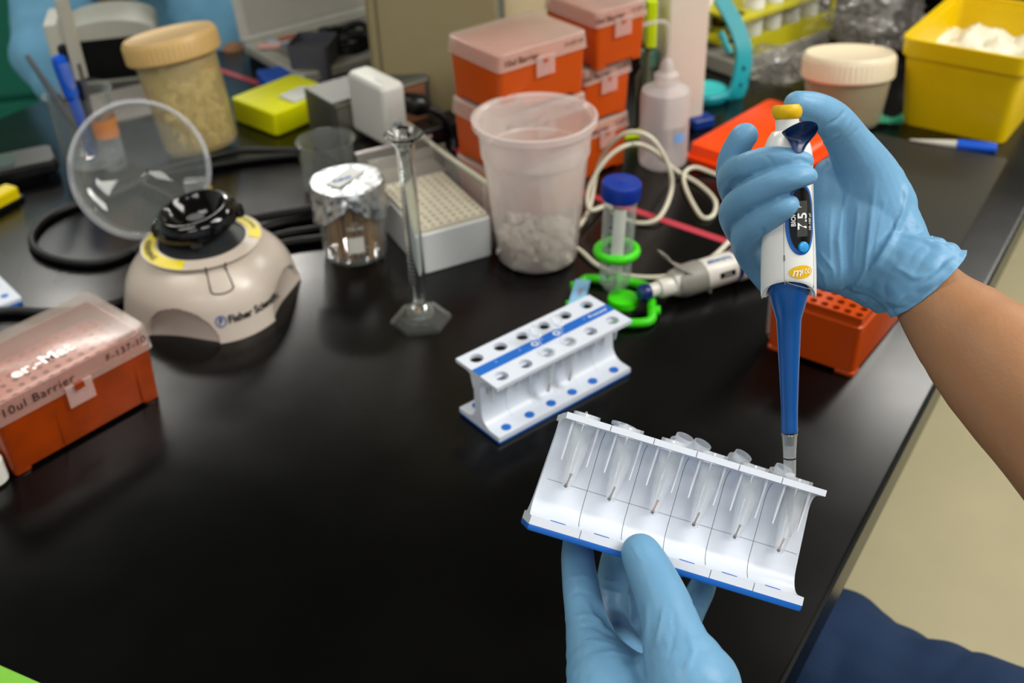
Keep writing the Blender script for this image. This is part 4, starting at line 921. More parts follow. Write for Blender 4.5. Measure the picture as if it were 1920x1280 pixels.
obj('button', rbox(.012, .012, .0012, .003, .0004, .024, -.01, 0), mat('port_grey', '#8b8f92'), t)
o_, yw, _ = fr((-10, 1264), (75, 1302))
t = thing('notebook', 'green covered notebook in the bottom left corner', 'notebook', o_, yw)
obj('cover', rbox(.22, .16, .004, .003, .0006, .010, .07, -.08), mat('leaf_green_cover', '#6fae35', .5, .3), t); obj('pages', G().box(-.038, .178, -.158, -.006, .003, .0100), mat('page_white', '#d2d2cc', .8, .1), t)
obj('cover_sheet', G().box(-.02, .17, -.15, -.014, .0141, .0146), mat('page_white', '#d2d2cc'), t)

# laptop at the back
la, lb = P(452, 80, .022), P(655, 27, .022); lx = (lb - la).normalized(); lyv = Vector((-lx.y, lx.x, 0)); LW = (lb - la).length + .06
t = thing('laptop', 'open silver laptop at the top of the photo behind the yellow rack', 'laptop', mat=basis(la, lx, lyv, Vector((0, 0, 1))))
sil = mat('silver_metal', '#b5b3aa', .35, .5, metal=.3)
obj('keyboard_base', rbox(LW, .17, .014, .01, .002, -.014, LW / 2, -.085), sil, t)
obj('foot_pad', G().box(.004, LW - .01, -.16, -.01, -.0220, -.0145), black_pl, t)
sc_ = obj('screen_shell', rbox(LW, .010, .24, .004, .002, 0, LW / 2, 0), mat('silver_bright', '#cfcfc8', .4, .5), t); sc_.rotation_euler = (math.radians(-6), 0, 0)
pn = obj('screen', G().box(.012, LW - .012, -.0062, -.0052, .010, .23), mat('grey_glass', '#b9b6b0', .35, .5), t); pn.rotation_euler = (math.radians(-6), 0, 0)
ky = obj('keyboard', G().box(.02, LW - .02, -.15, -.02, .0001, .0012), mat('key_grey', '#777670', .5, .3), t)
# small clutter between monitor and cabinet
t = thing('grey_caddy', 'dark grey plastic organiser behind the metal instrument', 'organiser', P(595, 148), math.radians(-10))
obj('bin', shell(.05, .05, .055, .055, .055, .002), mat('blue_grey_plastic', '#54545c', .5, .3), t); obj('divider', G().box(-.024, .024, -.001, .001, .003, .050), mat('blue_grey_plastic', '#54545c'), t)
t = thing('black_headset', 'black cable bundle piled beside the beige cabinet', 'cable bundle', P(655, 118))
g = G()
for k in range(6):
    a0 = k * .9; g.tube([(.022 * math.cos(a0 + s * .35) * (1 + .1 * k), .03 * math.sin(a0 + s * .35), .012 + .006 * k + .004 * math.sin(s)) for s in range(19)], .005, 8)
obj('coil', g, rubber, t, 80)
single('paper_sheet', rbox(.07, .04, .003, .002, .0005), mat('paper_white', '#cfd2cf'), 'white paper scrap lying behind the metal instrument', 'paper', P(665, 116), math.radians(20))
cols_ = [('#d8a8a0', 'pink'), ('#8fb6cc', 'pale blue'), ('#9a5a3a', 'brown')]
for k, (c_, nm) in enumerate(cols_): single('sticky_note', rbox(.03, .022, .001, .001, .0002), mat('note_' + nm.replace(' ', '_'), c_, .7, .2), nm + ' paper note on the laptop keyboard behind the yellow rack', 'note', P(505 + 17 * k, 86 - 7 * k, .024), .3 * k)

# white arched stand with dark opening in front of the gowned person
t = thing('gel_imager', 'small white arched instrument with black opening in front of the gowned person', 'instrument', P(222, 152), math.radians(12))
t.scale = (.72, .72, .72)
ivw = mat('pale_grey_plastic', '#b4b3a6', .45, .4)
ar = [(x, z) for x, z in arc(0, .085, .085, 0, 180, 20)]; ar = [(.085, 0)] + ar + [(-.085, 0)]
ar = [(x, .085 + (z - .085) * .35 if z > .085 else z) for x, z in ar]
obj('hood', G().rings([[(x, y, z) for x, z in ar] for y in (0, .12)]), ivw, t)
obj('opening', G().box(-.062, .075, -.002, 0, .006, .082), mat('opening_black', '#070707', .4, .3), t); obj('side_column', rbox(.022, .10, .135, .003, .001, 0, -.085, -.01), ivw, t)
single('paper_sheet', G().box(-.05, .05, -.06, .05, 0, .0015), mat('grey_paper', '#8e8a84', .7, .2), 'grey sheet lying in front of the arched instrument', 'paper', P(245, 190), math.radians(30))
# ------------------------------------------------------------------ right back
yb = P(1884, 274); yaw_y = math.radians(-37)
t = thing('yellow_tub', 'deep yellow plastic tub of ice at the top right', 'tub', mat=Matrix.Translation(yb) @ Matrix.Rotation(yaw_y, 4, 'Z') @ Matrix.Translation((-.062, .085, 0)))
ym = mat('tub_yellow', '#d6b400', .35, .4, var=.04)
obj('wall', shell(.118, .165, .134, .185, .098, .003, .012), ym, t)
obj('rim', G().rings([rr(.140, .190, .015, .085, 5), rr(.142, .193, .016, .105, 5), rr(.133, .184, .013, .105, 5), rr(.131, .182, .013, .085, 5)], closed=True), ym, t)
ig = G(); n = 30
ig.add([((i / n - .5) * .124, (j / n - .5) * .172, .070 + .014 * noise.noise(Vector((i * .2, j * .2, 1))) + .003 * noise.noise(Vector((i * .9, j * .9, 4)))) for j in range(n + 1) for i in range(n + 1)], [(j * (n + 1) + i, j * (n + 1) + i + 1, (j + 1) * (n + 1) + i + 1, (j + 1) * (n + 1) + i) for j in range(n) for i in range(n)])
o = obj('crushed_ice', ig, mat('ice_white', '#d6d0bc', .5, .4, var=.1, vscale=200, bump=.6, bscale=300), None, 0); o.matrix_world = t.matrix_world.copy(); tag(o, 'pale crushed ice filling the yellow tub', 'ice', kind='stuff')
A_, B_ = P(1706, 262, .005), P(1868, 279, .006); dv = (B_ - A_).normalized(); yy = Vector((0, 0, 1)).cross(dv).normalized()
t = thing('marker_pen', 'white marker with blue cap lying in front of the yellow tub', 'marker', mat=basis(A_, yy, dv.cross(yy), dv)); L3 = (B_ - A_).length
obj('barrel', G().lathe([(.0008, 0), (.0025, .018), (.0048, .045), (.0052, L3 * .58)], 20), mat('marker_white', '#c3c0b4', .4, .4), t); obj('cap', G().lathe([(.0062, L3 * .55), (.0066, L3 * .9), (.0058, L3), (.002, L3 + .0008)], 20), mat('marker_blue', '#0b4fbf', .35, .4), t, label='blue cap')
# small green clip
cg2 = G(); 
for k in range(7):
    a = k * .9; cg2.join(G().tube([(-.016 + .005 * k, 0, .004), (-.014 + .005 * k, .004 * math.sin(a), .012 + .003 * math.cos(a)), (-.011 + .005 * k, .002, .004)], .003, 8))
single('hair_clip', cg2, mat('sea_green_plastic', '#3fa87e', .4, .4), 'small sea green plastic clip beside the yellow tub', 'clip', P(1660, 236), 0, smooth=60)
# teal wrist strap
tl = mat('teal_silicone', '#14909c', .4, .4, var=.05)
t = thing('teal_watch', 'teal strap watch standing on edge by the wash bottle', 'watch', P(1322, 182))
W0 = P(1322, 182)
wf = G().lathe([(.0005, 0), (.028, 0), (.030, .003), (.030, .009), (.027, .012), (.0005, .012)], 48)
obj('case', wf, tl, t, 40); obj('face', G().lathe([(.0005, .0122), (.024, .0122), (.0245, .0124)], 40), mat('teal_face', '#38b4b4', .3, .4), t)
path = [(1345, 186, .012), (1366, 190, .018), (1382, 170, .035), (1391, 135, .060), (1394, 95, .085), (1385, 60, .105), (1368, 25, .125), (1350, -5, .14)]
pp = catmull([D(x, y, 1.40 - .12 * z) - W0 for x, y, z in path], 6)
def strap(pp, w0, w1, th=.0028):
    rs = []; n = len(pp)
    for k, p in enumerate(pp):
        tt = (pp[min(k + 1, n - 1)] - pp[max(k - 1, 0)]).normalized(); sd = tt.cross(Vector((.25, .97, 0))).normalized(); nn = tt.cross(sd).normalized(); w = w0 + (w1 - w0) * k / (n - 1)
        sd2 = (sd * .8 + nn * .6).normalized(); nn2 = tt.cross(sd2)
        rs.append([p + sd2 * w + nn2 * th, p - sd2 * w + nn2 * th, p - sd2 * w - nn2 * th, p + sd2 * w - nn2 * th])
    return G().rings(rs)
st_ = obj('strap', strap(pp, .013, .009), tl, t, 60)
for k in (8, 14, 19): 
    p = pp[k]; obj('strap_hole', G().lathe([(.0005, -.0036), (.0032, -.0036), (.0032, .0036), (.0005, .0036)], 12).xf(Matrix.Translation(p) @ Matrix.Rotation(math.radians(70), 4, 'X')), mat('hole_dark', '#0b2a2c', .6, .2), st_)
obj('buckle', G().tube(catmull([D(1352, 60, 1.385) - W0, D(1362, 85, 1.385) - W0, D(1370, 100, 1.385) - W0], 5), [.004] * 11, 8), tl, t)
single('bottle_cap', rbox(.030, .022, .012, .004, .0015), mat('cap_blue', '#0a2f7c', .4, .4), 'small dark blue cap lying in front of the teal watch', 'cap', P(1312, 236), .4)
# chartreuse band and small items behind the tip boxes
t = thing('lime_holder', 'lime green band holder standing behind the rear tip boxes', 'holder', P(1178, 262))
lm = mat('lime_yellow_plastic', '#b7d400', .4, .4)
obj('band', G().tube(catmull([Vector(v) for v in ((-.012, 0, .004), (.012, .006, .004), (.020, .008, .010))], 6), .006, 10), lm, t)
obj('upper_band', rbox(.012, .03, .052, .003, .001, .11, .022, .012), lm, t)
obj('upright', rbox(.006, .02, .112, .002, .001, .004, .020, .012), mat('muted_mix', '#55604c', .5, .3), t)
t = thing('small_bottle', 'small dark bottle with green cap between the tip boxes and cream post', 'bottle', P(1213, 235))
obj('body', G().lathe([(.0005, 0), (.014, .0), (.015, .003), (.015, .06), (.009, .072), (.008, .080), (.0005, .08)], 32), mat('smoky_bottle', '#4c4a40', .3, .5, var=.3, vscale=40), t); obj('cap', G().lathe([(.0105, .076), (.011, .092), (.0005, .094)], 28), mat('muted_green', '#4f7f6e', .4, .4), t)
# yellow bottle rack, its tray and maroon box
t = thing('yellow_bottle_rack', 'yellow-green tube rack with pale base behind the teal watch', 'rack', P(1402, 132), math.radians(37))
rk_m = mat('mustard_yellow_plastic', '#b5ad1c', .4, .4, var=.05)
obj('base', rbox(.19, .12, .022, .005, .002, 0, .06, .05), mat('pale_tray', '#9b9992', .4, .4), t)
xs = [-.030 + .19 * i / 5 for i in range(6)]; ys = [-.006 + .055 * i for i in range(3)]
obj('lower_deck', holed(xs, ys, {(i, j): .0145 for i in range(5) for j in range(2)}, .034, .038), rk_m, t, 20)
obj('upper_deck', holed(xs, ys, {(i, j): .0145 for i in range(5) for j in range(2)}, .070, .074), rk_m, t, 20)
for x, y in ((-.028, -.004), (.158, -.004), (-.028, .102), (.158, .102)): obj('post', G().box(x - .003, x + .003, y - .003, y + .003, .02, .074), rk_m, t)
obj('side_bar', G().box(-.030, .160, -.008, -.004, .022, .046), rk_m, t)
wcap = mat('bright_white_plastic', '#e9eaec', .3, .5)
for k, (i, j) in enumerate(((1, 0), (2, 0), (3, 0), (2, 1), (0, 1), (4, 0))):
    x, y = (xs[i] + xs[i + 1]) / 2, (ys[j] + ys[j + 1]) / 2
    q = thing('rack_tube', 'white capped tube in the yellow rack, ' + ['second hole of the near row', 'middle of the near row', 'fourth hole of the near row', 'middle of the far row', 'left end of the far row', 'right end of the near row'][k], 'tube', mat=t.matrix_world @ Matrix.Translation((x, y, .024)), group='white tubes in the yellow rack') if False else None
MWR = Matrix.Translation(P(1402, 132)) @ Matrix.Rotation(math.radians(37), 4, 'Z')
proto = None
for k, (i, j) in enumerate(((1, 0), (2, 0), (3, 0), (2, 1), (0, 1), (4, 0))):
    x, y = (xs[i] + xs[i + 1]) / 2, (ys[j] + ys[j + 1]) / 2; mw = MWR @ Matrix.Translation((x, y, .024))
    lb = 'white capped tube in the yellow rack, ' + ['second hole of the near row', 'middle of the near row', 'fourth hole of the near row', 'middle of the far row', 'left end of the far row', 'right end of the near row'][k]
    if proto is None:
        proto = thing('rack_tube', lb, 'tube', mat=mw, group='white tubes in the yellow rack')
        obj('body', G().lathe([(.0005, 0), (.006, .001), (.013, .016), (.0135, .07), (.0005, .07)], 24), wcap, proto); obj('cap', G().lathe([(.0160, .066), (.0165, .080), (.0005, .081)], 28), wcap, proto); q = proto
    else: q = dup(proto); q['label'] = lb
    q.matrix_world = mw
t = single('maroon_box', rbox(.12, .16, .055, .004, .001), mat('maroon_card', '#4a1c10', .35, .4, var=.05), 'dark maroon box behind the cream post', 'box', P(1338, 120) + Vector((-.045, .12, 0)), math.radians(37))
# crumpled clear bags
def crumple(r, seed, sx_=1, sy_=1, sz_=.6, amp=.35):
    b = bmesh.new(); bmesh.ops.create_icosphere(b, subdivisions=5, radius=r); of = Vector((seed * 7.3, seed * 3.1, seed))
    for v in b.verts:
        n_ = v.co.normalized(); d = amp * noise.noise(n_ * 1.8 + of) + amp * .7 * abs(noise.noise(n_ * 4.5 + of)) + amp * .35 * abs(noise.noise(n_ * 11 + of))
        v.co = n_ * r * (1 + d); v.co.x *= sx_; v.co.y *= sy_; v.co.z *= sz_
    zm = min(v.co.z for v in b.verts)
    for v in b.verts: v.co.z -= zm
    g = G().add([v.co.copy() for v in b.verts], [tuple(v.index for v in f.verts) for f in b.faces]); b.free(); return g
bagm = thin('crinkled_film', '#8d8882', .18, .20, edge=1.0, bump=.9, var=.12, vscale=30)
for (px, py, r, lb, sz) in ((1555, 80, .075, 'crumpled clear plastic bag behind the cream-lidded jar', .7), (1640, 92, .060, 'crumpled clear plastic bag left of the yellow tub', .5), (1452, 160, .036, 'small crumpled clear bag in front of the yellow rack', .55)):
    single('plastic_bag', crumple(r, px % 7, sz_=sz), bagm, lb, 'bag', P(px, py), group='crumpled clear bags', smooth=25)
dc = P(1760, 16).dot(BD) + .17
single('dark_infill', rbox(.28, .62, .34, .01, .003), mat('black_infill', '#0a0706', .5, .3), 'large black block added to darken the back right of the bench', 'case', B(dc, c_near - .34), byaw)  # added block, gives the dark background at the back right

# ------------------------------------------------------------------ green cabinets beyond the bench
gm = mat('green_enamel', '#1b7a63', .4, .4, var=.06, vscale=4)
t = thing('green_drawer_cabinet', 'green enamel drawer cabinet beyond the far left of the bench', 'cabinet', (-1.15, 2.25, -.9), math.radians(10))
obj('carcass', rbox(1.5, .5, 1.35, .01, .003, 0, -.2, .25), gm, t)
for r_ in range(5):
    for c_ in range(3):
        x = -.95 + .5 * c_; z = .08 + .25 * r_
        d_ = obj('drawer', rbox(.47, .018, .235, .006, .002, z, x + .235, -.009), gm, t); obj('handle', G().tube([(x + .12, -.02, z + .13), (x + .13, -.04, z + .13), (x + .34, -.04, z + .13), (x + .35, -.02, z + .13)], .008, 8), mat('handle_grey', '#c8d4cd', .4, .5), d_)

# ------------------------------------------------------------------ bodies by swept spheres
def blob(chains, voxel, smooth_it=4, parent=None, name='body', m=None, cut=None, disp=None, solid=0, subd=3):
    """chains: lists of (Vector, radius); one continuous remeshed surface"""
    b = bmesh.new()
    for ch in chains:
        pts = [Vector((p.x, p.y, p.z)) for p, r in ch]
        if len(ch) > 1:
            cv = catmull(pts, 6); rv = [v.x for v in catmull([Vector((r, 0, 0)) for p, r in ch], 6)]
        else: cv, rv = pts, [ch[0][1]]
        g = G()
        if len(cv) > 1: g.tube(cv, rv, 20, True)
        for p, r in ([(cv[0], rv[0]), (cv[-1], rv[-1])] + [(cv[k], rv[k]) for k in range(3, len(cv) - 1, 3)]):
            n0 = len(b.verts); bmesh.ops.create_icosphere(b, subdivisions=subd, radius=r * .995, matrix=Matrix.Translation(p))
        base = [b.verts.new(v) for v in g.v]
        for f in g.f:
            try: b.faces.new([base[i] for i in f])
            except ValueError: pass
    bmesh.ops.recalc_face_normals(b, faces=b.faces)
    me = bpy.data.meshes.new('tmp'); b.to_mesh(me); b.free()
    o = bpy.data.objects.new('tmp', me); C.objects.link(o)
    md = o.modifiers.new('r', 'REMESH'); md.mode = 'VOXEL'; md.voxel_size = voxel
    if smooth_it: sm = o.modifiers.new('s', 'SMOOTH'); sm.factor = .5; sm.iterations = smooth_it
    dg = bpy.context.evaluated_depsgraph_get(); me2 = bpy.data.meshes.new_from_object(o.evaluated_get(dg)); bpy.data.objects.remove(o); bpy.data.meshes.remove(me)
    b = bmesh.new(); b.from_mesh(me2)
    if cut:
        for co, no in cut: bmesh.ops.bisect_plane(b, geom=b.verts[:] + b.edges[:] + b.faces[:], plane_co=co, plane_no=no, clear_outer=True)
    if disp:
        b.normal_update(); mv = [(v, v.co + v.normal * disp(v.co, v.normal)) for v in b.verts]
        for v, c in mv: v.co = c
    b.to_mesh(me2); b.free(); me2.name = name
    o = obj(name, me2, m, parent, 180)
    if solid: s_ = o.modifiers.new('thickness', 'SOLIDIFY'); s_.thickness = solid; s_.offset = -1
    return o
def ch(*pts): return [(D(x, y, d), r * d / FPX) for x, y, d, r in pts]
MT = MC.transposed()
def pix(co): c = MT @ (co - CAM); return 960 + FPX * c.x / c.z, 640 + FPX * c.y / c.z, c.z
def foldfn(lines, dmax=9):
    """lines: (pixel polyline, half width in mm, height in mm, depth range); raised or sunken folds in the rubber"""
    L_ = []
    for pts, w, h, d0, d1 in lines:
        sg = []
        for a, b in zip(pts, pts[1:]): sg.append((D(a[0], a[1], a[2]), D(b[0], b[1], b[2])))
        L_.append((sg, w * .001, h * .001))
    def fn(co, no):
        s = 0
        px, py, dz = pix(co); r = (co - CAM).normalized()
        if no.dot(r) > .15: return 0
        for sg, w, h in L_:
            best = 9; tt = 0
            for k, (a, b) in enumerate(sg):
                A = a - co; A -= r * A.dot(r); Bv = b - co; Bv -= r * Bv.dot(r); AB = Bv - A
                t = max(0, min(1, -A.dot(AB) / AB.length_squared)); dl = (A + AB * t).length
                if dl < best: best = dl; tt = (k + t) / len(sg)
            if best < 3 * w: s += h * math.exp(-(best / w) ** 2) * math.sin(PI * min(1, max(0, tt * .96 + .02))) ** .5
        s += .00010 * noise.noise(co * 120) + .00005 * noise.noise(Vector((co.x * 400, co.y * 200, co.z * 200)))
        return s
    return fn

person = thing('person', 'person in blue gloves and dark jeans seated at the right, holding rack and pipette', 'person', (.52, .16, -.35))
def inperson(o): o.parent = person; o.matrix_parent_inverse = Matrix.Translation((-.52, -.16, .35)); return o
F = .565
# right glove ---------------------------------------------------------
idx = ch((1470, 470, .592, 44), (1420, 410, .590, 34), (1378, 350, .578, 30), (1371, 305, .566, 27), (1390, 262, .558, 25.5), (1398, 254, .557, 24))
mid = ch((1440, 440, .595, 36), (1388, 372, .585, 32), (1373, 335, .565, 29), (1398, 313, .541, 26.5), (1440, 299, .531, 24.5), (1480, 298, .526, 21.5), (1506, 301, .526, 17.5), (1511, 302, .527, 15))
rng = ch((1440, 480, .596, 38), (1392, 430, .585, 33), (1378, 395, .562, 30), (1406, 366, .539, 26.5), (1446, 346, .528, 25.5), (1488, 334, .522, 22.5), (1513, 330, .523, 18.5), (1517, 330, .524, 16))
pky = ch((1450, 520, .597, 36), (1415, 478, .585, 34), (1400, 445, .562, 30), (1424, 418, .542, 27.5), (1455, 399, .531, 24.5), (1475, 387, .527, 20.5), (1482, 382, .528, 17))
thb = ch((1640, 400, .590, 60), (1618, 320, .580, 52), (1592, 268, .567, 42), (1562, 226, .552, 36), (1528, 205, .540, 32), (1500, 197, .534, 27), (1494, 196, .533, 25))
def palm_r():
    c = [ch((1600, 280, .582, 44), (1640, 330, .588, 47), (1672, 385, .590, 47))]
    c.append(ch((1560, 330, .590, 36), (1555, 420, .592, 50), (1560, 500, .592, 46)))
    c.append(ch((1600, 290, .585, 45), (1620, 400, .590, 64), (1625, 490, .590, 60)))
    c.append(ch((1650, 345, .590, 48), (1672, 420, .590, 54), (1690, 500, .585, 62)))
    c.append(ch((1500, 400, .604, 38), (1510, 480, .604, 44), (1560, 512, .600, 36)))
    c.append(ch((1450, 480, .602, 40), (1560, 500, .604, 44), (1660, 520, .595, 60)))
    c.append(ch((1640, 480, .590, 66), (1702, 508, .582, 74), (1752, 545, .575, 80), (1800, 590, .57, 84)))
    return c
foldR = foldfn([
    ([(1594, 352, .56), (1578, 400, .56), (1572, 450, .56), (1577, 500, .56), (1574, 540, .57)], 1.3, 1.5, 0, 0),
    ([(1640, 345, .56), (1633, 410, .56), (1627, 460, .56), (1622, 505, .56), (1600, 545, .57)], 1.2, 1.4, 0, 0),
    ([(1702, 350, .56), (1690, 400, .56), (1672, 450, .56), (1645, 495, .56), (1605, 535, .57)], 2.0, 2.2, 0, 0),
    ([(1560, 372, .56), (1556, 440, .56), (1558, 500, .56)], .8, .5, 0, 0), ([(1610, 380, .56), (1603, 440, .56), (1600, 500, .56)], .7, .5, 0, 0), ([(1660, 370, .56), (1650, 420, .56), (1640, 470, .56)], .7, .6, 0, 0),
    ([(1520, 480, .56), (1545, 515, .56), (1550, 540, .57)], .8, .7, 0, 0), ([(1535, 470, .56), (1562, 505, .56), (1566, 540, .57)], .8, .6, 0, 0),
    ([(1585, 207, .55), (1572, 224, .55), (1550, 236, .55)], 1.0, -1.0, 0, 0), ([(1597, 222, .55), (1575, 250, .55), (1545, 268, .55)], .9, .9, 0, 0), ([(1610, 240, .55), (1590, 262, .55), (1570, 285, .55)], .8, -.7, 0, 0),
    ([(1368, 345, .55), (1390, 332, .55)], .9, -.5, 0, 0), ([(1433, 290, .54), (1445, 300, .54), (1455, 318, .54)], .9, -.4, 0, 0), ([(1428, 425, .54), (1432, 438, .54), (1424, 450, .54)], .9, -.7, 0, 0),
    ([(1476, 420, .54), (1440, 440, .54)], .8, .4, 0, 0), ([(1486, 300, .53), (1500, 298, .53), (1515, 304, .53)], .8, -.4, 0, 0), ([(1480, 335, .53), (1495, 325, .53), (1512, 322, .53)], .8, -.4, 0, 0),
    ([(1690, 440, .56), (1730, 452, .56), (1765, 470, .56)], 1.2, 1.2, 0, 0), ([(1710, 420, .56), (1745, 445, .56), (1785, 455, .56)], 1.0, -1.0, 0, 0), ([(1680, 500, .56), (1715, 520, .56), (1755, 520, .56)], 1.4, 1.2, 0, 0),
    ([(1640, 560, .56), (1690, 560, .56), (1745, 530, .56), (1785, 490, .56)], 1.6, 1.3, 0, 0), ([(1660, 575, .56), (1710, 572, .56), (1765, 530, .56)], 1.0, -1.0, 0, 0)])
cutco = D(1737, 540, .572); cutdir = (D(1800, 605, .575) - D(1720, 520, .575)).normalized()
def dispR(co, no):
    s = foldR(co, no); k = (co - cutco).dot(cutdir) + .030
    if k > 0: 
        k = min(1, k / .03); s += k * (.0030 * abs(noise.noise(co * 110)) + .0022 * noise.noise(co * 60)) + .002 * k
    return s
gR = blob([idx, mid, rng, pky, thb] + palm_r(), .0009, 3, None, 'right_glove', glove_m, [(cutco, cutdir)], dispR, .0004)
inperson(gR); gR['label'] = 'light blue nitrile glove on the right hand'
# left glove ----------------------------------------------------------
thL = ch((1300, 1290, .505, 92), (1268, 1205, .515, 62), (1246, 1135, .525, 52), (1222, 1078, .535, 45), (1204, 1042, .540, 39.5), (1201, 1036, .541, 37))
inL = ch((1175, 1360, .525, 112), (1142, 1290, .535, 82), (1117, 1228, .550, 57), (1099, 1160, .565, 40), (1088, 1090, .578, 34.5), (1083, 1040, .590, 31), (1086, 1000, .600, 27), (1100, 985, .606, 22))
miL = ch((1195, 1300, .555, 62), (1150, 1190, .590, 38), (1146, 1130, .610, 31), (1152, 1072, .620, 31), (1158, 1030, .620, 27), (1162, 1005, .62, 22))
rnL = ch((1225, 1300, .560, 60), (1200, 1200, .600, 38), (1196, 1130, .625, 31), (1225, 1080, .635, 30), (1262, 1062, .63, 26))
piL = ch((1255, 1310, .555, 60), (1262, 1220, .595, 38), (1292, 1150, .612, 29), (1315, 1105, .618, 26), (1322, 1082, .618, 22), (1322, 1075, .618, 20))
pmL = [ch((1125, 1235, .548, 52), (1195, 1278, .535, 52), (1265, 1270, .520, 62)), ch((1150, 1320, .530, 92), (1190, 1400, .52, 112), (1290, 1510, .50, 122)), ch((1240, 1350, .535, 92), (1260, 1420, .53, 110), (1330, 1530, .49, 120)), ch((1320, 1300, .505, 45), (1340, 1390, .50, 85), (1370, 1520, .48, 110), (1420, 1640, .47, 112))]
foldL = foldfn([
    ([(1065, 1120, .55), (1085, 1108, .55), (1115, 1118, .55)], .8, -.6, 0, 0), ([(1060, 1160, .55), (1100, 1152, .55), (1135, 1168, .55)], .9, .8, 0, 0), ([(1065, 1178, .55), (1110, 1172, .55), (1150, 1195, .55)], .8, -.7, 0, 0),
    ([(1065, 1205, .55), (1110, 1200, .55), (1160, 1212, .55)], .8, .6, 0, 0), ([(1110, 1225, .54), (1150, 1222, .54), (1190, 1232, .54)], .7, .5, 0, 0), ([(1062, 1085, .56), (1090, 1078, .56), (1110, 1085, .56)], .7, .5, 0, 0),
    ([(1095, 1120, .55), (1110, 1150, .55), (1135, 1180, .55), (1175, 1200, .55)], 1.0, .9, 0, 0),
    ([(1212, 1135, .52), (1214, 1170, .52), (1210, 1210, .52), (1212, 1260, .52)], 1.2, 1.0, 0, 0), ([(1245, 1135, .52), (1240, 1165, .52), (1228, 1210, .52)], .9, .8, 0, 0), ([(1262, 1140, .52), (1265, 1180, .52), (1255, 1230, .52)], .9, -.6, 0, 0),
    ([(1290, 1180, .51), (1300, 1220, .51), (1285, 1260, .51)], 1.2, .8, 0, 0), ([(1185, 1020, .53), (1200, 1045, .53), (1222, 1065, .53)], 1.0, .3, 0, 0),
    ([(1125, 1100, .6), (1150, 1108, .6), (1172, 1112, .6)], .8, -.8, 0, 0), ([(1130, 1085, .6), (1160, 1090, .6)], .7, -.5, 0, 0), ([(1295, 1130, .6), (1320, 1140, .6)], .8, -.5, 0, 0)])
gL = blob([thL, inL, miL, rnL, piL] + pmL, .0012, 4, None, 'left_glove', glove_m, [(D(1390, 1580, .48), (D(1420, 1640, .47) - D(1330, 1500, .49)).normalized())], foldL, .0004)
inperson(gL); gL['label'] = 'light blue nitrile glove on the left hand, darker in shade'; del gL['label']; gL['label'] = 'light blue nitrile glove on the left hand'
# body: arms, trunk, head as one mesh -----------------------------------
wR = D(1715, 512, .580)
armR = [(D(1690, 500, .585), .0155), (D(1735, 543, .576), .0185), (D(1765, 580, .570), .0215), (D(1812, 625, .562), .0265), (D(1890, 700, .548), .0322), (D(2000, 805, .535), .0360), (D(2120, 935, .520), .039), (Vector((.30, .37, .17)), .042), (Vector((.44, .34, .22)), .047), (Vector((.58, .30, .28)), .058)]
eL = Vector((.17, .09, .06))
armL = [(D(1300, 1500, .50), .022), (D(1370, 1560, .485), .026), (D(1430, 1660, .46), .031), (eL * .5 + D(1430, 1660, .46) * .5, .038), (eL, .042), (Vector((.29, .05, .16)), .046), (Vector((.43, .02, .26)), .056)]
V = Vector
trunk = [[(V((.58, .29, .27)), .06), (V((.52, .17, .29)), .07), (V((.44, .03, .27)), .06)], [(V((.53, .22, .22)), .09), (V((.56, .22, .0)), .09), (V((.58, .23, -.25)), .11)], [(V((.48, .10, .22)), .09), (V((.52, .11, .0)), .09), (V((.54, .12, -.25)), .11)],
         [(V((.52, .17, .28)), .05), (V((.505, .175, .38)), .05)], [(V((.50, .175, .43)), .075), (V((.505, .17, .50)), .088), (V((.51, .17, .53)), .085)], [(V((.435, .215, .44)), .03), (V((.425, .222, .455)), .012)], [(V((.46, .20, .40)), .04)], [(V((.55, .245, .46)), .012), (V((.55, .245, .48)), .014)], [(V((.47, .10, .46)), .012), (V((.47, .10, .48)), .014)]]
body = blob([armR, armL] + trunk, .0030, 6, None, 'body', skin_m, None, lambda co, no: .0004 * noise.noise(co * 60)); inperson(body)
sh = blob([[(V((.46, .33, .225)), .056), (V((.58, .29, .27)), .072), (V((.52, .17, .28)), .085), (V((.44, .03, .26)), .072), (V((.31, .05, .17)), .055)], [(V((.53, .22, .20)), .105), (V((.56, .22, .0)), .105), (V((.58, .23, -.28)), .125)], [(V((.48, .10, .20)), .105), (V((.52, .11, .0)), .105), (V((.54, .12, -.28)), .125)]], .006, 4, None, 'shirt', mat('grey_shirt', '#4a4d55', .8, .2)); inperson(sh)
hr = blob([[(V((.53, .16, .50)), .094), (V((.545, .155, .46)), .085), (V((.55, .15, .40)), .06)]], .006, 3, None, 'hair', mat('dark_hair', '#1a120d', .6, .3)); inperson(hr)
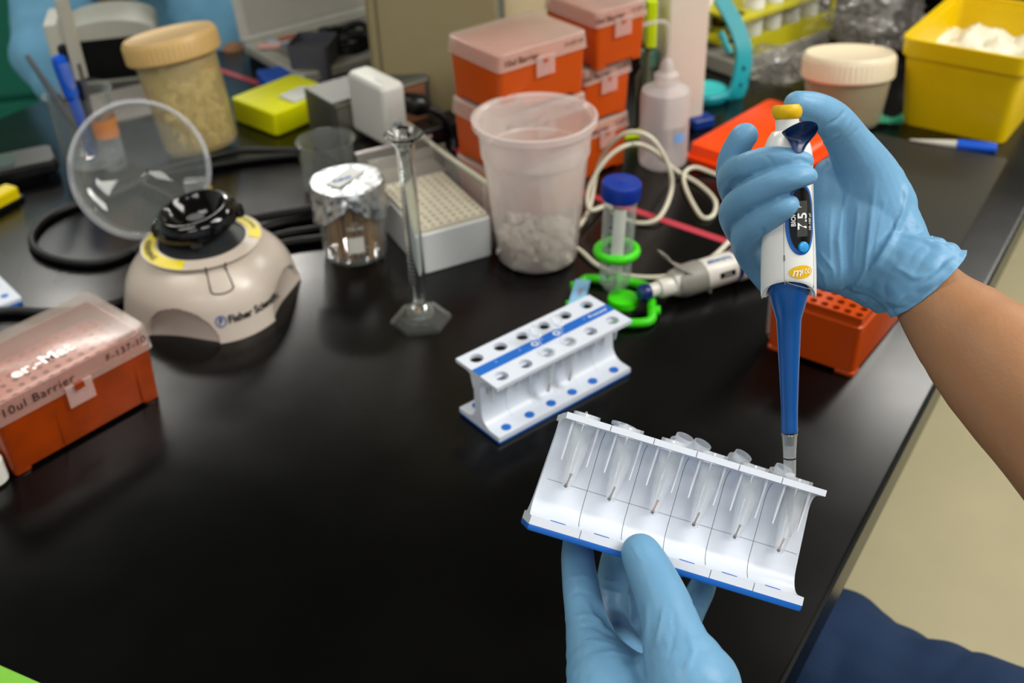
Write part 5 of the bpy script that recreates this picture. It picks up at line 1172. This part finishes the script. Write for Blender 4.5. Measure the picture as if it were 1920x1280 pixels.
# trousers
k1, k2 = P(1560, 1072, -.17), P(1850, 1218, -.17); dth = (k2 - k1).normalized(); off = Vector((-BD.x, -BD.y, 0)) * .085 + V((0, 0, -.05))
kn = k1 - dth * .06 + off; hp_ = k2 + dth * .10 + off
def dj(co, no):
    q = co.dot(dth); return .005 * noise.noise(co * 14) + .010 * abs(noise.noise(Vector((q * 26, co.dot(BD) * 7, co.z * 7)) + V((3, 3, 3)))) 
l2 = Vector((-BD.x, -BD.y, 0)) * .19
jeans = blob([[(kn + V((0, 0, -.42)), .055), (kn + V((0, 0, -.2)), .062), (kn, .072), (kn * .5 + hp_ * .5, .084), (hp_, .098), (V((.58, .24, -.30)), .115)],
              [(kn + l2 + V((0, 0, -.42)), .055), (kn + l2 + V((0, 0, -.2)), .062), (kn + l2, .072), (kn * .5 + hp_ * .5 + l2, .086), (hp_ + l2 * .95, .10), (V((.53, .12, -.30)), .12)], [(V((.60, .26, -.32)), .125), (V((.54, .10, -.32)), .125)]], .005, 5, None, 'jeans', mat('dark_denim', '#1a2d49', .8, .2, var=.45, vscale=9, detail=6, bump=.4, bscale=600), None, dj)
inperson(jeans); jeans['label'] = 'dark blue jeans'
for q in (kn, kn + l2):
    s_ = obj('shoe', rbox(.085, .25, .07, .035, .01, 0), black_pl); s_.location = (q.x, q.y, -.9); s_.rotation_euler = (0, 0, byaw + 0.0 + math.radians(0)); inperson(s_)
t = thing('lab_stool', 'tan padded stool beneath the seated person', 'stool', (.585, .18, -.9))
obj('seat', G().lathe([(.0005, .46), (.17, .46), (.185, .475), (.185, .495), (.17, .505), (.0005, .505)], 48).xf(Matrix.Translation((0, 0, -.02))), mat('tan_seat', '#a8986c', .5, .3), t); obj('column', G().tube([(0, 0, .05), (0, 0, .44)], .025, 20), mt, t)
for k in range(5): obj('leg', G().tube([(0, 0, .07), (.24 * math.cos(k * 1.257), .24 * math.sin(k * 1.257), .03)], .015, 10), mt, t)

# person in the blue gown beyond the bench -----------------------------
gc = D(225, 30, 1.86)
per2 = thing('person', 'person in a pale blue gown standing beyond the far side of the bench', 'person', (gc.x, gc.y + .15, -.9))
def in2(o): o.parent = per2; o.matrix_parent_inverse = per2.matrix_world.inverted() if False else Matrix.Translation((-gc.x, -gc.y - .15, .9)); return o
def G2(*p): return [(D(x, y, d), r) for x, y, d, r in p]
bx0 = gc + V((0, .12, 0))
gown_c = [[(D(120, -90, 1.76), .075), (bx0 + V((-.16, 0, .30)), .085)], [(D(360, -90, 1.76), .075), (bx0 + V((.12, 0, .30)), .085)], G2((120, -90, 1.76, .075), (105, 20, 1.70, .062), (98, 110, 1.62, .050), (140, 168, 1.58, .044), (190, 190, 1.56, .040)), G2((360, -90, 1.76, .075), (385, 10, 1.72, .060), (415, 75, 1.66, .046), (425, 90, 1.64, .040)),
          [(bx0 + V((-.10, 0, .28)), .10), (bx0 + V((-.10, 0, .0)), .11), (bx0 + V((-.11, .02, -.5)), .13)], [(bx0 + V((.06, 0, .28)), .10), (bx0 + V((.07, 0, .0)), .11), (bx0 + V((.08, .02, -.5)), .13)], [(bx0 + V((-.16, 0, .30)), .08), (bx0 + V((.12, 0, .30)), .08)]]
D_ = lambda p: (p, .045)
gown_m = mat('pale_blue_gown', '#6ba0c0', .8, .2, var=.12, vscale=12, detail=6)
def dgw(co, no): return .012 * noise.noise(Vector((co.x * 22, co.y * 12, co.z * 6))) + .005 * noise.noise(co * 30)
body2 = blob([G2((120, -90, 1.76, .045), (105, 20, 1.70, .036), (98, 110, 1.62, .030), (140, 168, 1.58, .026), (190, 190, 1.56, .026), (225, 205, 1.55, .026)), G2((360, -90, 1.76, .045), (385, 10, 1.72, .036), (415, 75, 1.66, .028), (440, 110, 1.62, .024)), [(bx0 + V((-.16, 0, .30)), .05), (bx0 + V((.12, 0, .30)), .05)], [(bx0 + V((-.02, 0, .38)), .09), (bx0 + V((-.02, 0, -.45)), .10)], [D_(D(120, -90, 1.76)), D_(bx0 + V((-.16, 0, .30)))], [D_(D(360, -90, 1.76)), D_(bx0 + V((.12, 0, .30)))], [(bx0 + V((-.02, -.02, .36)), .055), (bx0 + V((-.02, -.03, .48)), .06)], [(bx0 + V((-.02, -.05, .52)), .075), (bx0 + V((-.02, -.03, .60)), .095)], [(bx0 + V((-.02, -.13, .565)), .018)],
   [(bx0 + V((-.09, .02, -.45)), .08), (bx0 + V((-.09, .02, -.9 - bx0.z + .06)), .05)], [(bx0 + V((.07, .02, -.45)), .08), (bx0 + V((.07, .02, -.9 - bx0.z + .06)), .05)]], .006, 4, None, 'body', skin_m); in2(body2)
in2(blob(gown_c, .007, 4, None, 'gown', gown_m, None, dgw)); in2(blob([[(bx0 + V((-.02, 0, .62)), .10), (bx0 + V((-.02, .02, .55)), .09)]], .008, 3, None, 'hair', mat('dark_hair', '#1a120d', .6, .3)))
